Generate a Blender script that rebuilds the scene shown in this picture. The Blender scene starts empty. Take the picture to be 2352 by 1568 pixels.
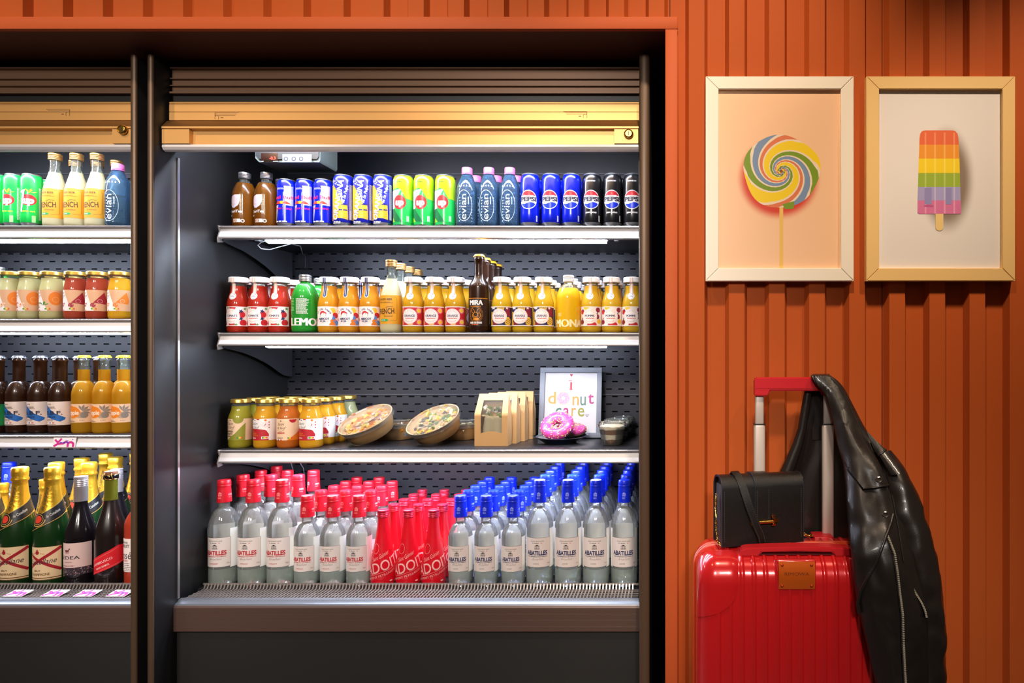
import bpy, bmesh, math, random
from mathutils import Vector, Matrix, noise
from bisect import bisect_right
random.seed(7)
PI = math.pi
F, VX, VY, ZC = 1450.0, 1550.0, 830.0, 1.0          # focal length in pixels, principal point, eye height
def P(px, py, D):
    return Vector(((px - VX) / F * D, D, ZC + (VY - py) / F * D))
def X_(px, D): return (px - VX) / F * D
def Z_(py, D): return ZC + (VY - py) / F * D
C = bpy.context.scene.collection

# ---------------------------------------------------------------- materials
def lin(h):
    h = h.lstrip('#'); o = []
    for i in (0, 2, 4):
        c = int(h[i:i+2], 16) / 255
        o.append(c / 12.92 if c <= .04045 else ((c + .055) / 1.055) ** 2.4)
    return (*o, 1)
MATS = {}
def M(name, col='808080', rough=.5, metal=0, coat=0, emit=0, bump=None, spec=.5, trans=0, sss=0, alpha=1):
    if name in MATS: return MATS[name]
    m = bpy.data.materials.new(name); m.use_nodes = True; MATS[name] = m
    nt = m.node_tree; b = nt.nodes['Principled BSDF']; I = b.inputs
    I['Base Color'].default_value = lin(col); I['Roughness'].default_value = rough
    I['Metallic'].default_value = metal; I['Coat Weight'].default_value = coat; I['Coat Roughness'].default_value = .05
    I['Specular IOR Level'].default_value = spec; I['Transmission Weight'].default_value = trans
    if alpha < 1: I['Alpha'].default_value = alpha
    if emit: I['Emission Color'].default_value = lin(col); I['Emission Strength'].default_value = emit
    if bump:
        t = nt.nodes.new('ShaderNodeTexCoord'); n = nt.nodes.new('ShaderNodeTexNoise')
        n.inputs['Scale'].default_value = bump[0]; n.inputs['Detail'].default_value = 3
        bp = nt.nodes.new('ShaderNodeBump'); bp.inputs['Strength'].default_value = bump[1]; bp.inputs['Distance'].default_value = .001
        nt.links.new(t.outputs['Object'], n.inputs['Vector']); nt.links.new(n.outputs['Fac'], bp.inputs['Height'])
        nt.links.new(bp.outputs['Normal'], I['Normal'])
    return m
def Mglass(name, tint='f2fbf6', edge='8fb5a5', refr=0.0, ior=1.33, rough=0.0, gl=1.0, milk=0.0, mcol='eef6f2'):
    """thin glass: see-through centre, denser edge, fresnel reflection; REFR mixes in bending of light"""
    if name in MATS: return MATS[name]
    m = bpy.data.materials.new(name); m.use_nodes = True; MATS[name] = m
    nt = m.node_tree; N = nt.nodes; L = nt.links; N.clear()
    out = N.new('ShaderNodeOutputMaterial'); tr = N.new('ShaderNodeBsdfTransparent')
    lw = N.new('ShaderNodeLayerWeight'); lw.inputs['Blend'].default_value = .35
    pw = N.new('ShaderNodeMath'); pw.operation = 'POWER'; pw.inputs[1].default_value = 2.0
    mc = N.new('ShaderNodeMix'); mc.data_type = 'RGBA'
    mc.inputs[6].default_value = lin(tint); mc.inputs[7].default_value = lin(edge)
    L.new(lw.outputs['Facing'], pw.inputs[0]); L.new(pw.outputs[0], mc.inputs[0]); L.new(mc.outputs[2], tr.inputs['Color'])
    last = tr.outputs[0]
    if refr:
        rf = N.new('ShaderNodeBsdfRefraction'); rf.inputs['IOR'].default_value = ior; rf.inputs['Roughness'].default_value = rough
        L.new(mc.outputs[2], rf.inputs['Color'])
        mx = N.new('ShaderNodeMixShader'); mx.inputs[0].default_value = refr
        L.new(last, mx.inputs[1]); L.new(rf.outputs[0], mx.inputs[2]); last = mx.outputs[0]
    if milk:
        df = N.new('ShaderNodeBsdfDiffuse'); tl = N.new('ShaderNodeBsdfTranslucent'); m0 = N.new('ShaderNodeMixShader'); m0.inputs[0].default_value = .5
        for q in (df, tl): q.inputs['Color'].default_value = lin(mcol)
        L.new(df.outputs[0], m0.inputs[1]); L.new(tl.outputs[0], m0.inputs[2])
        mx = N.new('ShaderNodeMixShader'); mx.inputs[0].default_value = milk
        L.new(last, mx.inputs[1]); L.new(m0.outputs[0], mx.inputs[2]); last = mx.outputs[0]
    g = N.new('ShaderNodeBsdfGlossy'); g.inputs['Roughness'].default_value = .04
    g.inputs['Color'].default_value = (gl, gl, gl, 1)
    fr = N.new('ShaderNodeFresnel'); fr.inputs['IOR'].default_value = 1.45
    mx = N.new('ShaderNodeMixShader'); L.new(fr.outputs[0], mx.inputs[0]); L.new(last, mx.inputs[1]); L.new(g.outputs[0], mx.inputs[2])
    L.new(mx.outputs[0], out.inputs[0]); return m
def Mjuice(name, col, tr=.35, rough=.12):
    """cloudy liquid behind glass: diffuse plus light let through, under a glossy coat"""
    if name in MATS: return MATS[name]
    m = M(name, col, rough=.5, coat=1.0, spec=.3); nt = m.node_tree; N = nt.nodes; L = nt.links
    b = N['Principled BSDF']; o = N['Material Output']
    t = N.new('ShaderNodeBsdfTranslucent'); t.inputs['Color'].default_value = lin(col)
    mx = N.new('ShaderNodeMixShader'); mx.inputs[0].default_value = tr
    L.new(b.outputs[0], mx.inputs[1]); L.new(t.outputs[0], mx.inputs[2]); L.new(mx.outputs[0], o.inputs[0]); return m
def Mtint(name, col, a=.5, coat=1.0):
    """coloured see-through glass with liquid: part clear, part body colour"""
    if name in MATS: return MATS[name]
    m = M(name, col, rough=.3, coat=coat); nt = m.node_tree; N = nt.nodes; L = nt.links
    b = N['Principled BSDF']; o = N['Material Output']
    t = N.new('ShaderNodeBsdfTransparent'); t.inputs['Color'].default_value = lin(col)
    mx = N.new('ShaderNodeMixShader'); mx.inputs[0].default_value = a
    L.new(b.outputs[0], mx.inputs[1]); L.new(t.outputs[0], mx.inputs[2]); L.new(mx.outputs[0], o.inputs[0]); return m

# ---------------------------------------------------------------- objects
def obj(name, bm, mats, parent=None, smooth=40, loc=None, **props):
    me = bpy.data.meshes.new(name)
    bmesh.ops.remove_doubles(bm, verts=bm.verts[:], dist=1e-6) if props.pop('weld', False) else None
    if props.pop('recalc', True): bmesh.ops.recalc_face_normals(bm, faces=bm.faces[:])
    bm.to_mesh(me); bm.free()
    for m in (mats if isinstance(mats, (list, tuple)) else [mats]): me.materials.append(m)
    if smooth:
        for p in me.polygons: p.use_smooth = True
        me.set_sharp_from_angle(angle=math.radians(smooth))
    o = bpy.data.objects.new(name, me); C.objects.link(o)
    if parent is not None: o.parent = parent
    if loc is not None: o.location = loc
    for k, v in props.items(): o[k] = v
    return o
def thing(name, label, cat, loc=(0, 0, 0), group=None, rz=0):
    o = bpy.data.objects.new(name, None); C.objects.link(o); o.empty_display_size = .02
    o.location = loc; o.rotation_euler = (0, 0, rz); tag(o, label, cat, group); return o
def tag(o, label, cat, group=None):
    o['label'] = label; o['category'] = cat
    if group: o['group'] = group
def copy_tree(o, parent=None):
    c = o.copy(); C.objects.link(c)
    if parent is not None: c.parent = parent; c.matrix_parent_inverse = o.matrix_parent_inverse.copy()
    for ch in list(o.children): copy_tree(ch, c)
    return c
class Proto:
    """first placement moves the built thing itself, later ones are copies with their parts"""
    def __init__(s, root): s.root = root; s.used = False
    def put(s, loc, label, group=None, rz=0):
        o = copy_tree(s.root) if s.used else s.root
        s.used = True; o.location = Vector(loc) + Vector((0, 0, .0006)); o.rotation_euler = (0, 0, rz); o['label'] = label
        if group: o['group'] = group
        return o

# ---------------------------------------------------------------- shapes
def box(bm, x0, x1, y0, y1, z0, z1, mi=0, bev=0, seg=2):
    r = bmesh.ops.create_cube(bm, size=1.0); vs = r['verts']
    for v in vs:
        v.co = Vector((x0 + (v.co.x + .5) * (x1 - x0), y0 + (v.co.y + .5) * (y1 - y0), z0 + (v.co.z + .5) * (z1 - z0)))
    fs = {f for v in vs for f in v.link_faces}
    for f in fs: f.material_index = mi
    if bev:
        es = list({e for v in vs for e in v.link_edges})
        r = bmesh.ops.bevel(bm, geom=es, offset=bev, segments=seg, affect='EDGES', profile=.5)
        for f in r['faces']: f.material_index = mi
def Box(*a, **k):
    bm = bmesh.new(); box(bm, *a, **k); return bm
def lathe(bm, prof, seg=32, mi=0, cap0=True, cap1=True, sx=1, sy=1, c=(0, 0)):
    """prof: (r, z) or (r, z, material index of the band that starts here)"""
    rings = []
    for p in prof:
        rings.append([bm.verts.new((c[0] + sx * p[0] * math.sin(2*PI*i/seg), c[1] - sy * p[0] * math.cos(2*PI*i/seg), p[1])) for i in range(seg)])
    for k in range(len(prof) - 1):
        m = prof[k][2] if len(prof[k]) > 2 else mi
        for i in range(seg):
            f = bm.faces.new((rings[k][i], rings[k][(i+1) % seg], rings[k+1][(i+1) % seg], rings[k+1][i])); f.material_index = m
    if cap0:
        f = bm.faces.new(rings[0][::-1]); f.material_index = prof[0][2] if len(prof[0]) > 2 else mi
    if cap1:
        f = bm.faces.new(rings[-1]); f.material_index = prof[-1][2] if len(prof[-1]) > 2 else (prof[-2][2] if len(prof[-2]) > 2 else mi)
    return bm
def Lathe(prof, **k): return lathe(bmesh.new(), prof, **k)
def tube(bm, pts, r, seg=8, mi=0, caps=True, flat=1.0):
    pts = [Vector(p) for p in pts]; n = len(pts); rings = []
    rr = r if isinstance(r, (list, tuple)) else [r] * n
    up = Vector((0, 0, 1)); prev = None
    for i, p in enumerate(pts):
        t = (pts[min(i+1, n-1)] - pts[max(i-1, 0)]).normalized()
        if prev is None:
            a = t.cross(up)
            if a.length < 1e-4: a = t.cross(Vector((0, 1, 0)))
        else: a = prev - t * prev.dot(t)
        a.normalize(); prev = a; b = t.cross(a)
        rings.append([bm.verts.new(p + (a * math.cos(2*PI*k/seg) + b * math.sin(2*PI*k/seg) * flat) * rr[i]) for k in range(seg)])
    for i in range(n - 1):
        for k in range(seg):
            f = bm.faces.new((rings[i][k], rings[i][(k+1) % seg], rings[i+1][(k+1) % seg], rings[i+1][k])); f.material_index = mi
    if caps:
        bm.faces.new(rings[0][::-1]).material_index = mi; bm.faces.new(rings[-1]).material_index = mi
    return bm
def Tube(*a, **k): return tube(bmesh.new(), *a, **k)
def prism(bm, poly, a0, a1, axis='x', mi=0):
    """poly of (u, v) pushed from a0 to a1 along AXIS; axis x: (y, z), y: (x, z), z: (x, y)"""
    f = {'x': lambda u, v, a: (a, u, v), 'y': lambda u, v, a: (u, a, v), 'z': lambda u, v, a: (u, v, a)}[axis]
    A = [bm.verts.new(f(u, v, a0)) for u, v in poly]; B = [bm.verts.new(f(u, v, a1)) for u, v in poly]; n = len(poly)
    fs = [bm.faces.new(A), bm.faces.new(B[::-1])] + [bm.faces.new((A[i], A[(i+1) % n], B[(i+1) % n], B[i])) for i in range(n)]
    for q in fs: q.material_index = mi
    bmesh.ops.recalc_face_normals(bm, faces=fs)
    return bm
def Prism(*a, **k): return prism(bmesh.new(), *a, **k)
def grid(bm, rows, mi=0, closed=False):
    V = [[bm.verts.new(p) for p in r] for r in rows]; m = len(V[0])
    for i in range(len(V) - 1):
        for j in range(m if closed else m - 1):
            f = bm.faces.new((V[i][j], V[i][(j+1) % m], V[i+1][(j+1) % m], V[i+1][j])); f.material_index = mi
    return V
def interp(tab, t):
    if t <= tab[0][0]: return tab[0][1]
    if t >= tab[-1][0]: return tab[-1][1]
    i = bisect_right([a[0] for a in tab], t) - 1
    (a, va), (b, vb) = tab[i], tab[i+1]; return va + (vb - va) * (t - a) / (b - a)
def smooth_tab(tab, t):
    """monotone-ish Catmull-Rom through the table"""
    n = len(tab)
    if t <= tab[0][0]: return tab[0][1]
    if t >= tab[-1][0]: return tab[-1][1]
    i = bisect_right([a[0] for a in tab], t) - 1
    x0, y0 = tab[max(i-1, 0)]; x1, y1 = tab[i]; x2, y2 = tab[i+1]; x3, y3 = tab[min(i+2, n-1)]
    m1 = (y2 - y0) / max(x2 - x0, 1e-9); m2 = (y3 - y1) / max(x3 - x1, 1e-9); h = x2 - x1; s = (t - x1) / h
    return (2*s**3-3*s**2+1)*y1 + (s**3-2*s**2+s)*h*m1 + (-2*s**3+3*s**2)*y2 + (s**3-s**2)*h*m2

# ---------------------------------------------------------------- printed matter
_T = {}
def text_geo(s, bold=0.0, shear=0.0):
    k = (s, bold, shear)
    if k in _T: return _T[k]
    cu = bpy.data.curves.new('t', 'FONT'); cu.body = s; cu.size = 1; cu.offset = bold; cu.shear = shear
    cu.resolution_u = 3; cu.dimensions = '2D'; cu.fill_mode = 'BOTH'
    ob = bpy.data.objects.new('t', cu); C.objects.link(ob)
    dg = bpy.context.evaluated_depsgraph_get(); dg.update()
    me = ob.evaluated_get(dg).to_mesh()
    vs = [(v.co.x / .73, v.co.y / .73) for v in me.vertices]; fs = [tuple(p.vertices) for p in me.polygons]
    bpy.data.objects.remove(ob); bpy.data.curves.remove(cu)
    _T[k] = (vs, fs); return _T[k]
class Decal:
    """flat print in metres: u to the side, v up; later wrapped on a bottle or laid flat"""
    def __init__(s): s.bm = bmesh.new(); s.mats = []; s.l = 0
    def mi(s, m):
        if m not in s.mats: s.mats.append(m)
        return s.mats.index(m)
    def poly(s, pts, m, up=True):
        if up: s.l += 1
        f = s.bm.faces.new([s.bm.verts.new((u, v, s.l)) for u, v in pts]); f.material_index = s.mi(m); f.normal_update()
        if f.normal.z < 0: f.normal_flip()
        if len(pts) > 4: bmesh.ops.triangulate(s.bm, faces=[f])
        return s
    def rect(s, u0, u1, v0, v1, m, up=True): return s.poly([(u0, v0), (u1, v0), (u1, v1), (u0, v1)], m, up)
    def circ(s, u, v, r, m, n=28, ry=None, a0=0, a1=2*PI, up=True):
        e = a1 - a0 < 2*PI - 1e-3; ry = ry or r
        return s.poly([(u + r*math.cos(a0 + (a1-a0)*i/(n-1 if e else n)), v + ry*math.sin(a0 + (a1-a0)*i/(n-1 if e else n))) for i in range(n)], m, up)
    def ring(s, u, v, r0, r1, m, n=32, a0=0, a1=2*PI, ky=1):
        s.l += 1; k = s.mi(m)
        p = lambda r, a: s.bm.verts.new((u + r*math.cos(a), v + ky*r*math.sin(a), s.l))
        for i in range(n):
            a, b = a0 + (a1-a0)*i/n, a0 + (a1-a0)*(i+1)/n
            s.bm.faces.new((p(r0, a), p(r1, a), p(r1, b), p(r0, b))).material_index = k
        return s
    def stroke(s, pts, w, m):
        s.l += 1; k = s.mi(m); P2 = [Vector(p) for p in pts]; L = []; R = []
        for i, p in enumerate(P2):
            t = P2[min(i+1, len(P2)-1)] - P2[max(i-1, 0)]; n = Vector((-t.y, t.x)).normalized() * w / 2
            L.append(s.bm.verts.new((p.x + n.x, p.y + n.y, s.l))); R.append(s.bm.verts.new((p.x - n.x, p.y - n.y, s.l)))
        for i in range(len(P2) - 1):
            s.bm.faces.new((R[i], R[i+1], L[i+1], L[i])).material_index = k
        return s
    def text(s, t, u, v, h, m, bold=0.0, shear=0.0, rot=0.0, fit=None, sx=1.0, anchor='c'):
        """centre of the line at (u, v), h = capital height, fit = width to squeeze to"""
        heavy = bold if bold > 0 and any(c in 'MWmw' for c in t) else 0
        if heavy: bold = 0
        elif 'N' in t: bold = min(bold, .03)
        s.l += 1; vs, fs = text_geo(t, bold, shear); k = s.mi(m)
        x0 = min(a[0] for a in vs); x1 = max(a[0] for a in vs); w = (x1 - x0) * h * sx
        if fit: sx *= fit / w; w = fit
        ca, sa = math.cos(rot), math.sin(rot); off = {'c': w/2, 'l': 0, 'r': w}[anchor]
        for dx in ((-heavy*h*1.2, 0, heavy*h*1.2) if heavy else (0,)):
            bv = []
            for a, b in vs:
                x = (a - x0) * h * sx - off + dx; y = (b - .5) * h
                bv.append(s.bm.verts.new((u + ca*x - sa*y, v + sa*x + ca*y, s.l + dx*20)))
            for f in fs:
                try:
                    q = s.bm.faces.new([bv[i] for i in f]); q.material_index = k
                except ValueError: pass
        return s
    def arc_text(s, t, u, v, r, h, m, mid=PI/2, bold=0.0, inward=False):
        w = 1.05 * h / r; n = len(t)
        for i, ch in enumerate(t):
            if ch == ' ': continue
            a = mid - (i - (n-1)/2) * w * (-1 if inward else 1)
            s.text(ch, u + r*math.cos(a), v + r*math.sin(a), h, m, bold, rot=a - PI/2 + (PI if inward else 0)); s.l -= 1
        s.l += 1
        return s
    def bars(s, u, v, w, n, h, m, seed=1, gap=2.0, align='l'):
        """rows of small illegible print"""
        rnd = random.Random(seed); s.l += 1
        for i in range(n):
            x = u; end = u + w * (.75 + .25*rnd.random())
            while x < end:
                d = h * (1.5 + 3*rnd.random()); s.rect(x, min(x + d, end), v - i*h*gap, v - i*h*gap + h, m, up=False); x += d + h * .7
        return s
    def cut(s, step, axis):
        co = [v.co[axis] for v in s.bm.verts]; a, b = min(co), max(co); k = math.ceil(a / step + 1e-6)
        while k * step < b - 1e-6:
            no = Vector((0, 0, 0)); no[axis] = 1; pt = Vector((0, 0, 0)); pt[axis] = k * step
            bmesh.ops.bisect_plane(s.bm, geom=s.bm.verts[:] + s.bm.edges[:] + s.bm.faces[:], plane_co=pt, plane_no=no, dist=1e-7); k += 1
    def clip(s, u0=None, u1=None, v0=None, v1=None):
        for ax, val, sg in ((0, u0, -1), (0, u1, 1), (1, v0, -1), (1, v1, 1)):
            if val is None: continue
            no = Vector((0, 0, 0)); no[ax] = sg; pt = Vector((0, 0, 0)); pt[ax] = val
            bmesh.ops.bisect_plane(s.bm, geom=s.bm.verts[:] + s.bm.edges[:] + s.bm.faces[:], plane_co=pt, plane_no=no, clear_outer=True, dist=1e-7)
        return s
    def wrap(s, rad, eps=.00004, base=.0003, step=None, vstep=None, rref=None, rot=0):
        """bend round a bottle whose radius at height v is rad(v)"""
        f = rad if callable(rad) else (lambda v: rad)
        vm = [v.co.y for v in s.bm.verts]; r0 = rref or f((min(vm) + max(vm)) / 2)
        s.cut(step or r0 * .16, 0)
        if vstep or callable(rad): s.cut(vstep or .007, 1)
        for v in s.bm.verts:
            a = v.co.x / r0 + rot; r = f(v.co.y) + base + v.co.z * eps
            v.co = Vector((r * math.sin(a), -r * math.cos(a), v.co.y))
        return s
    def flat(s, eps=.00012, base=.0002):
        for v in s.bm.verts: v.co = Vector((v.co.x, -(base + v.co.z * eps), v.co.y))
        return s
    def map(s, fn, ustep=None, vstep=None):
        if ustep: s.cut(ustep, 0)
        if vstep: s.cut(vstep, 1)
        for v in s.bm.verts: v.co = fn(v.co.x, v.co.y, v.co.z)
        return s
    def obj(s, name, parent=None, **k): return obj(name, s.bm, s.mats, parent, smooth=50, recalc=False, **k)
# ================================================================ colours shared by many things
ORANGE = M('terracotta_panel', 'ba5826', .65, spec=.15, bump=(900, .15))
ORANGE_TRIM = M('terracotta_trim', 'c05a2e', .6, spec=.2, bump=(900, .1))
ALCOVE = M('alcove_shaded_terracotta', '4a2014', .6)  # terracotta painted darker to stand for the unlit alcove
BLACK = M('black_powder_coat', '1b1b1d', .45, bump=(700, .1))
CHAR = M('charcoal_liner', '1d1d1f', .42, bump=(600, .12))
KICK = M('kick_panel_grey', '1f1f1e', .6)
BRONZE = M('bronze_anodised', '5c4939', .42, metal=.4); LOUV = M('bronze_louvre', '7d5f4a', .42, metal=.35)
CHAMP = M('champagne_aluminium', 'd9a766', .42, metal=.55)
CHAMP_D = M('champagne_groove', '6b4a2c', .6)
ALU = M('aluminium', 'c9c9cc', .3, metal=.9)
RAILW = M('rail_white', 'e9e6ea', .35)
LIP = M('rail_lip', 'd8d0cd', .25, metal=.7)
SHELF = M('shelf_black', '26262a', .3)
LED = M('led_lens', 'dfeaff', .4, emit=62)
WHITE = M('white_print', 'efe9e6', .5)
INK = M('dark_ink', '2a2430', .5)
CHROME = M('chrome', 'd8d8da', .15, metal=1)
GOLD = M('gold', 'd9ae55', .25, metal=1)

# ================================================================ the room
def corrugated(bm, xs0, xs1, z0, z1, x_ref=.3256, p=.0972, d0=1.53, d1=1.548):
    w_r, w_s, w_f = .0378, .0084, .0426
    pts = [(xs0, None)]
    k0 = math.floor((xs0 - x_ref) / p) - 1; k1 = math.ceil((xs1 - x_ref) / p) + 1
    prof = []
    for k in range(k0, k1):
        a = x_ref + k * p
        prof += [(a - w_s, d1), (a, d0), (a + w_r, d0), (a + w_r + w_s, d1)]
    out = [(xs0, interp(prof, xs0))] + [q for q in prof if xs0 < q[0] < xs1] + [(xs1, interp(prof, xs1))]
    A = [bm.verts.new((x, d, z0)) for x, d in out]; B = [bm.verts.new((x, d, z1)) for x, d in out]
    A2 = [bm.verts.new((x, 1.575, z0)) for x, d in out]; B2 = [bm.verts.new((x, 1.575, z1)) for x, d in out]
    for i in range(len(out) - 1):
        bm.faces.new((A[i], A[i+1], B[i+1], B[i])); bm.faces.new((A2[i+1], A2[i], B2[i], B2[i+1]))
        bm.faces.new((A[i+1], A[i], A2[i], A2[i+1])); bm.faces.new((B[i], B[i+1], B2[i+1], B2[i]))
    for q in (0, -1): bm.faces.new((A[q], B[q], B2[q], A2[q]))
ZL = Z_(66, 1.52)                                     # underside of the lintel
XJ = X_(1528, 1.52)                                   # reveal of the alcove
bm = bmesh.new()
xj = X_(2030, 1.535)
corrugated(bm, XJ + .012, xj - .0012, 0, 2.62); corrugated(bm, xj + .0012, 1.75, 0, 2.62)
obj('wall_back', bm, ORANGE, smooth=0, kind='structure')
bm = bmesh.new(); corrugated(bm, -2.95, XJ + .010, ZL + .012, 2.62)
obj('wall_lintel', bm, ORANGE, smooth=0, kind='structure')
obj('trim_1', Box(-2.95, X_(1556, 1.52), 1.52, 1.534, ZL, Z_(38, 1.52), bev=.0015), ORANGE_TRIM, kind='structure')
obj('trim_2', Box(XJ, X_(1556, 1.52), 1.5205, 1.575, 0, ZL - .0005, bev=.0015), ORANGE_TRIM, kind='structure')
obj('ceiling', Box(-2.95, XJ + .03, 1.5345, 2.40, ZL + .001, ZL + .010), ALCOVE, kind='structure')
obj('wall_right', Box(XJ + .002, XJ + .03, 1.576, 2.40, 0, ZL), ALCOVE, kind='structure')
obj('wall_rear', Box(-2.95, XJ + .03, 2.401, 2.45, 0, ZL + .06), ALCOVE, kind='structure')
obj('wall_left', Box(-3.0, -2.951, 1.52, 2.45, 0, 2.62), ALCOVE, kind='structure')
obj('floor', Box(-3.0, 1.75, -2.6, 2.45, -.05, 0), M('grey_tile_floor', '5a4a42', .35), kind='structure')

# ================================================================ back panel with slots
def slot_material():
    m = M('slotted_steel', '303036', .38, metal=.25); nt = m.node_tree; N = nt.nodes; L = nt.links; b = N['Principled BSDF']
    tc = N.new('ShaderNodeTexCoord'); sp = N.new('ShaderNodeSeparateXYZ'); L.new(tc.outputs['Object'], sp.inputs[0])
    def mt(op, a, c=None):
        n = N.new('ShaderNodeMath'); n.operation = op
        for i, v in enumerate((a, c)):
            if v is None: continue
            if isinstance(v, (int, float)): n.inputs[i].default_value = v
            else: L.new(v, n.inputs[i])
        return n.outputs[0]
    rz = mt('DIVIDE', sp.outputs['Z'], .0262); row = mt('FLOOR', rz)
    sh = mt('MULTIPLY', mt('MODULO', row, 2.0), .5)
    u = mt('ADD', mt('DIVIDE', sp.outputs['X'], .0418), sh)
    du = mt('ABSOLUTE', mt('SUBTRACT', mt('FRACT', mt('ADD', u, 100.0)), .5)); dv = mt('ABSOLUTE', mt('SUBTRACT', mt('FRACT', rz), .5))
    ins = mt('MULTIPLY', mt('LESS_THAN', du, .235), mt('LESS_THAN', dv, .085))
    low = mt('LESS_THAN', mt('FRACT', rz), .46)
    mx = N.new('ShaderNodeMix'); mx.data_type = 'RGBA'; mx.inputs[6].default_value = lin('303036'); mx.inputs[7].default_value = lin('0b0b0d')
    L.new(ins, mx.inputs[0]); L.new(mx.outputs[2], b.inputs['Base Color'])
    h = mt('SUBTRACT', 1.0, ins); L.new(mt('MULTIPLY', h, .5), b.inputs['Specular IOR Level']); L.new(mt('MULTIPLY', h, .25), b.inputs['Metallic']); bp = N.new('ShaderNodeBump'); bp.inputs['Distance'].default_value = .003; bp.inputs['Strength'].default_value = .7
    L.new(h, bp.inputs['Height']); L.new(bp.outputs[0], b.inputs['Normal'])
    return m
SLOT = slot_material()

# ================================================================ the two coolers
def canopy(root, x0, x1):
    """louvres, blind housing and blind handle of one cooler"""
    bm = bmesh.new(); z = [Z_(y, 1.675) for y in (158, 182, 198, 216)]
    prism(bm, [(1.72, 1.709), (1.72, 1.782), (1.69, 1.782), (1.69, z[0] + .004), (1.672, z[0] + .003), (1.672, z[0]), (1.680, z[0] - .002)]
          + [q for k in (1, 2) for q in ((1.680, z[k] + .003), (1.672, z[k] + .0025), (1.672, z[k]), (1.680, z[k] - .001))]
          + [(1.680, z[3] + .006), (1.670, z[3] + .005), (1.670, z[3])], x0, x1)
    obj('louvre_panel', bm, LOUV, root, smooth=0)
    obj('shadow_gap', Box(x0, x1, 1.682, 1.73, 1.690, 1.7085), BLACK, root, label='black band under the louvres')
    bm = bmesh.new(); f = 1.665; zz = [Z_(y, f) for y in (232, 238.5, 257, 276)]
    prism(bm, [(1.72, zz[0]), (f + .004, zz[0]), (f, zz[0] - .003), (f, zz[1] + .0008), (f + .003, zz[1]), (f, zz[1] - .0008), (f, zz[2] + .0008), (f + .003, zz[2]), (f, zz[2] - .0008),
               (f, zz[3]), (1.72, zz[3])], x0 + .004, x1)
    h = obj('blind_housing', bm, CHAMP, root, smooth=0)
    bm = bmesh.new(); a = x0 - .0 + .0005
    zt, zm, zr, zb = Z_(277, 1.66), Z_(293, 1.645), Z_(330, 1.648), Z_(347, 1.652)
    prism(bm, [(1.70, zt), (1.662, zt), (1.644, zm + .003), (1.644, zm - .002), (1.655, zm - .004), (1.70, zm - .004)], a, x1)
    bm.normal_update()
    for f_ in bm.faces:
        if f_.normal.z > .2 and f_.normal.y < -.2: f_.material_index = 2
            # sloping top
    prism(bm, [(1.700, zm - .004), (1.658, zm - .004), (1.657, zr), (1.700, zr)], a, x1)                                            # back of the grip
    prism(bm, [(1.700, zr), (1.652, zr), (1.646, zr - .003), (1.645, zr - .009), (1.649, zb + .003), (1.656, zb), (1.668, zb + .003), (1.668, zr)], a, x1, mi=1)       # rounded lip
    return h, bm, (zm, zr)
def pictogram(parent, px, py, flip, D=1.665):
    """little drawing of a hand pulling the blind down"""
    d = Decal(); s = D / F * flip; G = CHAMP_D
    for y, w in ((0, 54), (3, 50), (6, 47)): d.stroke([(0, -y*s*flip), (w*s, -y*s*flip)], .0007, G)
    d.stroke([(0, 0), (0, -7*s*flip)], .0012, G)
    k = s * flip
    d.stroke([(4*s + 4.5*s*math.cos(t*PI/8), (-11 + 5*math.sin(t*PI/8))*k) for t in range(0, 9)] , .0007, G)
    d.stroke([(8.5*s, -11*k), (7.5*s, -15*k)], .0007, G); d.stroke([(-.5*s, -11*k), (.8*s, -15*k)], .0007, G); d.stroke([(13*s, -11*k), (19*s, -11*k)], .0013, G)
    d.flat(); p = P(px, py, D)
    o = d.obj('pull_down_pictogram', parent); o.location = p
def lock(parent, px, py, D=1.643):
    p = P(px, py, D); bm = bmesh.new()
    lathe(bm, [(.009, 0), (.0125, .001), (.0125, .003), (.0105, .007), (.0085, .008), (.0085, .0065), (.0035, .0065)], seg=24)
    box(bm, -.0008, .0008, -.005, .005, .0066, .0072, mi=1)
    bmesh.ops.rotate(bm, verts=bm.verts[:], cent=(0, 0, 0), matrix=Matrix.Rotation(PI/2, 3, 'X'))
    o = obj('key_lock', bm, [GOLD, BLACK], parent); o.location = p
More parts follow.
